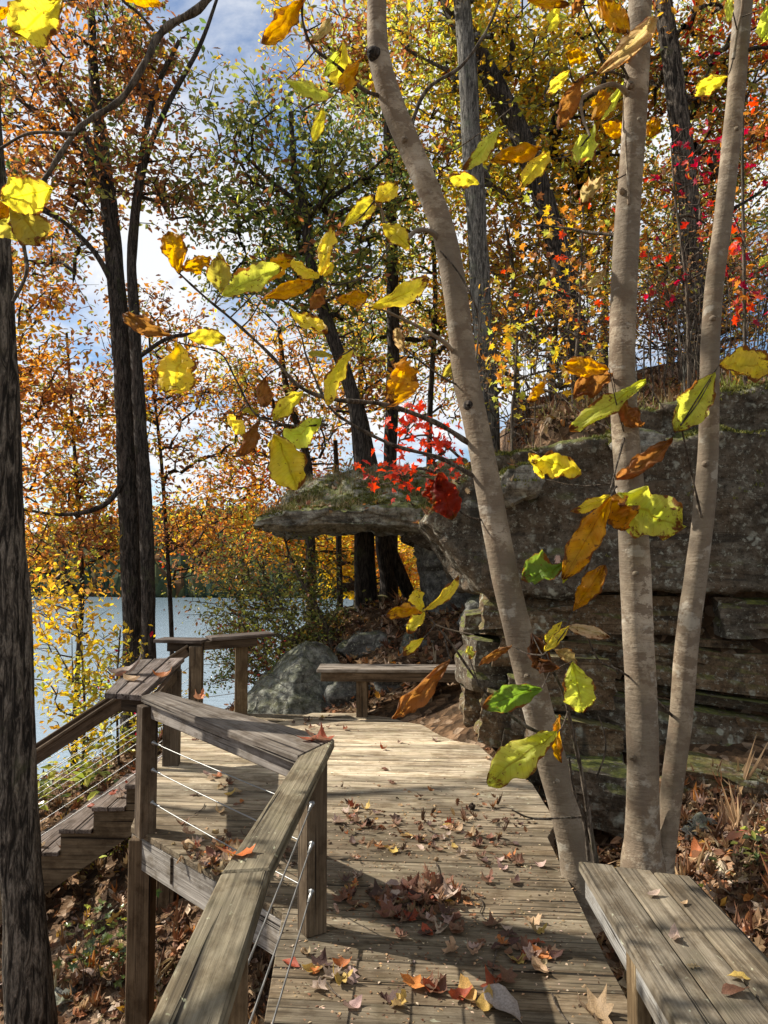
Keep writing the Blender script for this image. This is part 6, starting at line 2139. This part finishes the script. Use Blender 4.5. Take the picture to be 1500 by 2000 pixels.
# ------------------------------------------------------------------ trees out of view, some added for the shade and dapple they cast
def high_tree(name, label, base, height, ell, n, nclump, per, leaf, palette, seed, bark='bark_dark', r0=0.16):
    rng = np.random.default_rng(seed)
    bx0, by0 = base
    z0 = ground_h(bx0, by0)
    pts = [Vector((bx0 + 0.05 * math.sin(k * 1.3 + seed), by0 + 0.05 * math.cos(k * 1.7), z0 - 0.2 + height * k / 6)) for k in range(7)]
    rad = [r0 * (1 - 0.13 * k) for k in range(7)]
    root = empty(name, (bx0, by0, z0), label, 'tree')
    put('trunk', trunk_mesh('trunk', pts, rad, 14, 0.1, 8, 0.1, seed), M[bark], root)
    P_ = []
    for (cx, cy, cz, rx, ry, rz, sh) in ell:
        m = max(3, int(nclump * sh)); k = int(n * sh)
        d = rng.normal(size=(m, 3)); d /= np.linalg.norm(d, axis=1, keepdims=True)
        cc = d * rng.uniform(0.1, 1, (m, 1)) ** 0.5 * np.array([rx, ry, rz]) + np.array([cx, cy, cz])
        P_.append(cc[rng.integers(0, m, k)] + rng.normal(size=(k, 3)) * 0.3)
    P_ = np.concatenate(P_)
    tw = Bag(); LP = []
    for cpts, cr2 in grow(rng, pts, rad, P_, 0.5, 0.005):
        tw.tube(cpts, cr2, 4)
        q = cpts[rng.integers(max(1, len(cpts) // 2), len(cpts), per)]
        LP.append(q + rng.normal(size=(per, 3)) * 0.16)
    tag(put('branches', tw.mesh('branches'), M[bark], root), kind='stuff')
    LP = np.concatenate(LP)
    tag(put('foliage', leaves_mesh('foliage', LP, rng.uniform(.7, 1.3, len(LP)) * leaf, pal(rng, len(LP), *palette), 'simple', rng), M['foliage'], root), kind='stuff')
    return root


high_tree('oak_tree', 'oak leaning over the rock to the right of the view', (4.6, 3.0), 9.0, [(3.0, 3.0, 7.4, 2.6, 3.2, 1.2, .6), (2.6, -1.0, 7.0, 2.4, 2.2, 1.2, .4)], 420, 50, 16, 0.12, P_OLIVE, 201)
high_tree('oak_tree', 'oak on the hill top beyond the right end of the rock', (8.6, 11.5), 10.0, [(8.2, 11.2, 9.5, 2.2, 2.2, 2.4, 1)], 260, 34, 12, 0.11, P_ORANGE, 205)
high_tree('oak_tree', 'olive oak on the hill top further right behind the rock', (12.5, 9.5), 10.0, [(12.0, 9.2, 9.5, 2.4, 2.2, 2.4, 1)], 260, 34, 12, 0.11, P_OLIVE, 206)
high_tree('oak_tree', 'oak behind the photographer beside the bench', (3.4, -3.5), 9.0, [(1.8, -3.0, 7.2, 3.0, 2.4, 1.6, 1)], 260, 34, 16, 0.12, P_RUST, 202)
high_tree('added_dapple_tree', 'small unseen tree added left of the view to dapple the rail and bench', (-4.6, 2.6), 5.6, [(-3.3, 3.4, 4.2, .4, .9, .4, .6), (-4.8, 2.6, 6.2, .5, .8, .6, .4)], 36, 12, 6, 0.10, P_YG, 203, r0=0.07)  # unseen, added to throw dappled shade on rail and bench
high_tree('oak_tree', 'tall unseen oak left of the view with crown placed to shade the rock', (-8.5, 7.5), 11.0, [(-7.6, 8.4, 10.2, 1.6, 2.0, 1.5, .6), (-7.6, 6.0, 10.6, 1.4, 1.4, 1.3, .4)], 150, 30, 13, 0.12, P_RUST, 204)  # unseen, crown positioned so its shade lands on the rock
# fine crumbs on the boards
rng = np.random.default_rng(33)
pos = []
while len(pos) < 2600:
    u, v = rng.normal(820, 230), rng.normal(1720, 170)
    if v < 1400 or v > 2060: continue
    p = G(u, v)
    if deck_inside(p.x, p.y): pos.append((p.x, p.y, 0.002))
pos = np.array(pos)
tag(obj_mesh('leaf_crumbs', leaves_mesh('leaf_crumbs', pos, rng.uniform(.006, .022, len(pos)), pal(rng, len(pos), *P2('brown', 2, 'tan', 3, 'pale', 2, 'dbrown', 2), jit=.3), 'small', rng, 0, .15), M['litter']),
    'fine crumbs of broken leaf and bark scattered over the boards', kind='stuff')

for (cu, cv, su, sv, n, sd, lab) in ((430, 1690, 95, 38, 190, 34, 'broken brown leaf bits drifted into the left corner of the deck'), (815, 1765, 90, 30, 170, 35, 'brown leaf scraps packed under the heap on the deck'), (850, 1620, 190, 60, 200, 36, 'scattered small leaf scraps on the sunlit boards')):
    rng = np.random.default_rng(sd); pos = []
    while len(pos) < n:
        p = G(rng.normal(cu, su * .6), rng.normal(cv, sv * .6))
        if deck_inside(p.x, p.y): pos.append((p.x, p.y, 0.004 + rng.uniform(0, .012)))
    pos = np.array(pos)
    tag(obj_mesh('leaf_scraps', leaves_mesh('leaf_scraps', pos, rng.uniform(.025, .06, len(pos)), pal(rng, len(pos), *P_LIT, jit=.3), 'oak', rng, 0, .25, curl=1.2), M['litter']), lab, kind='stuff')
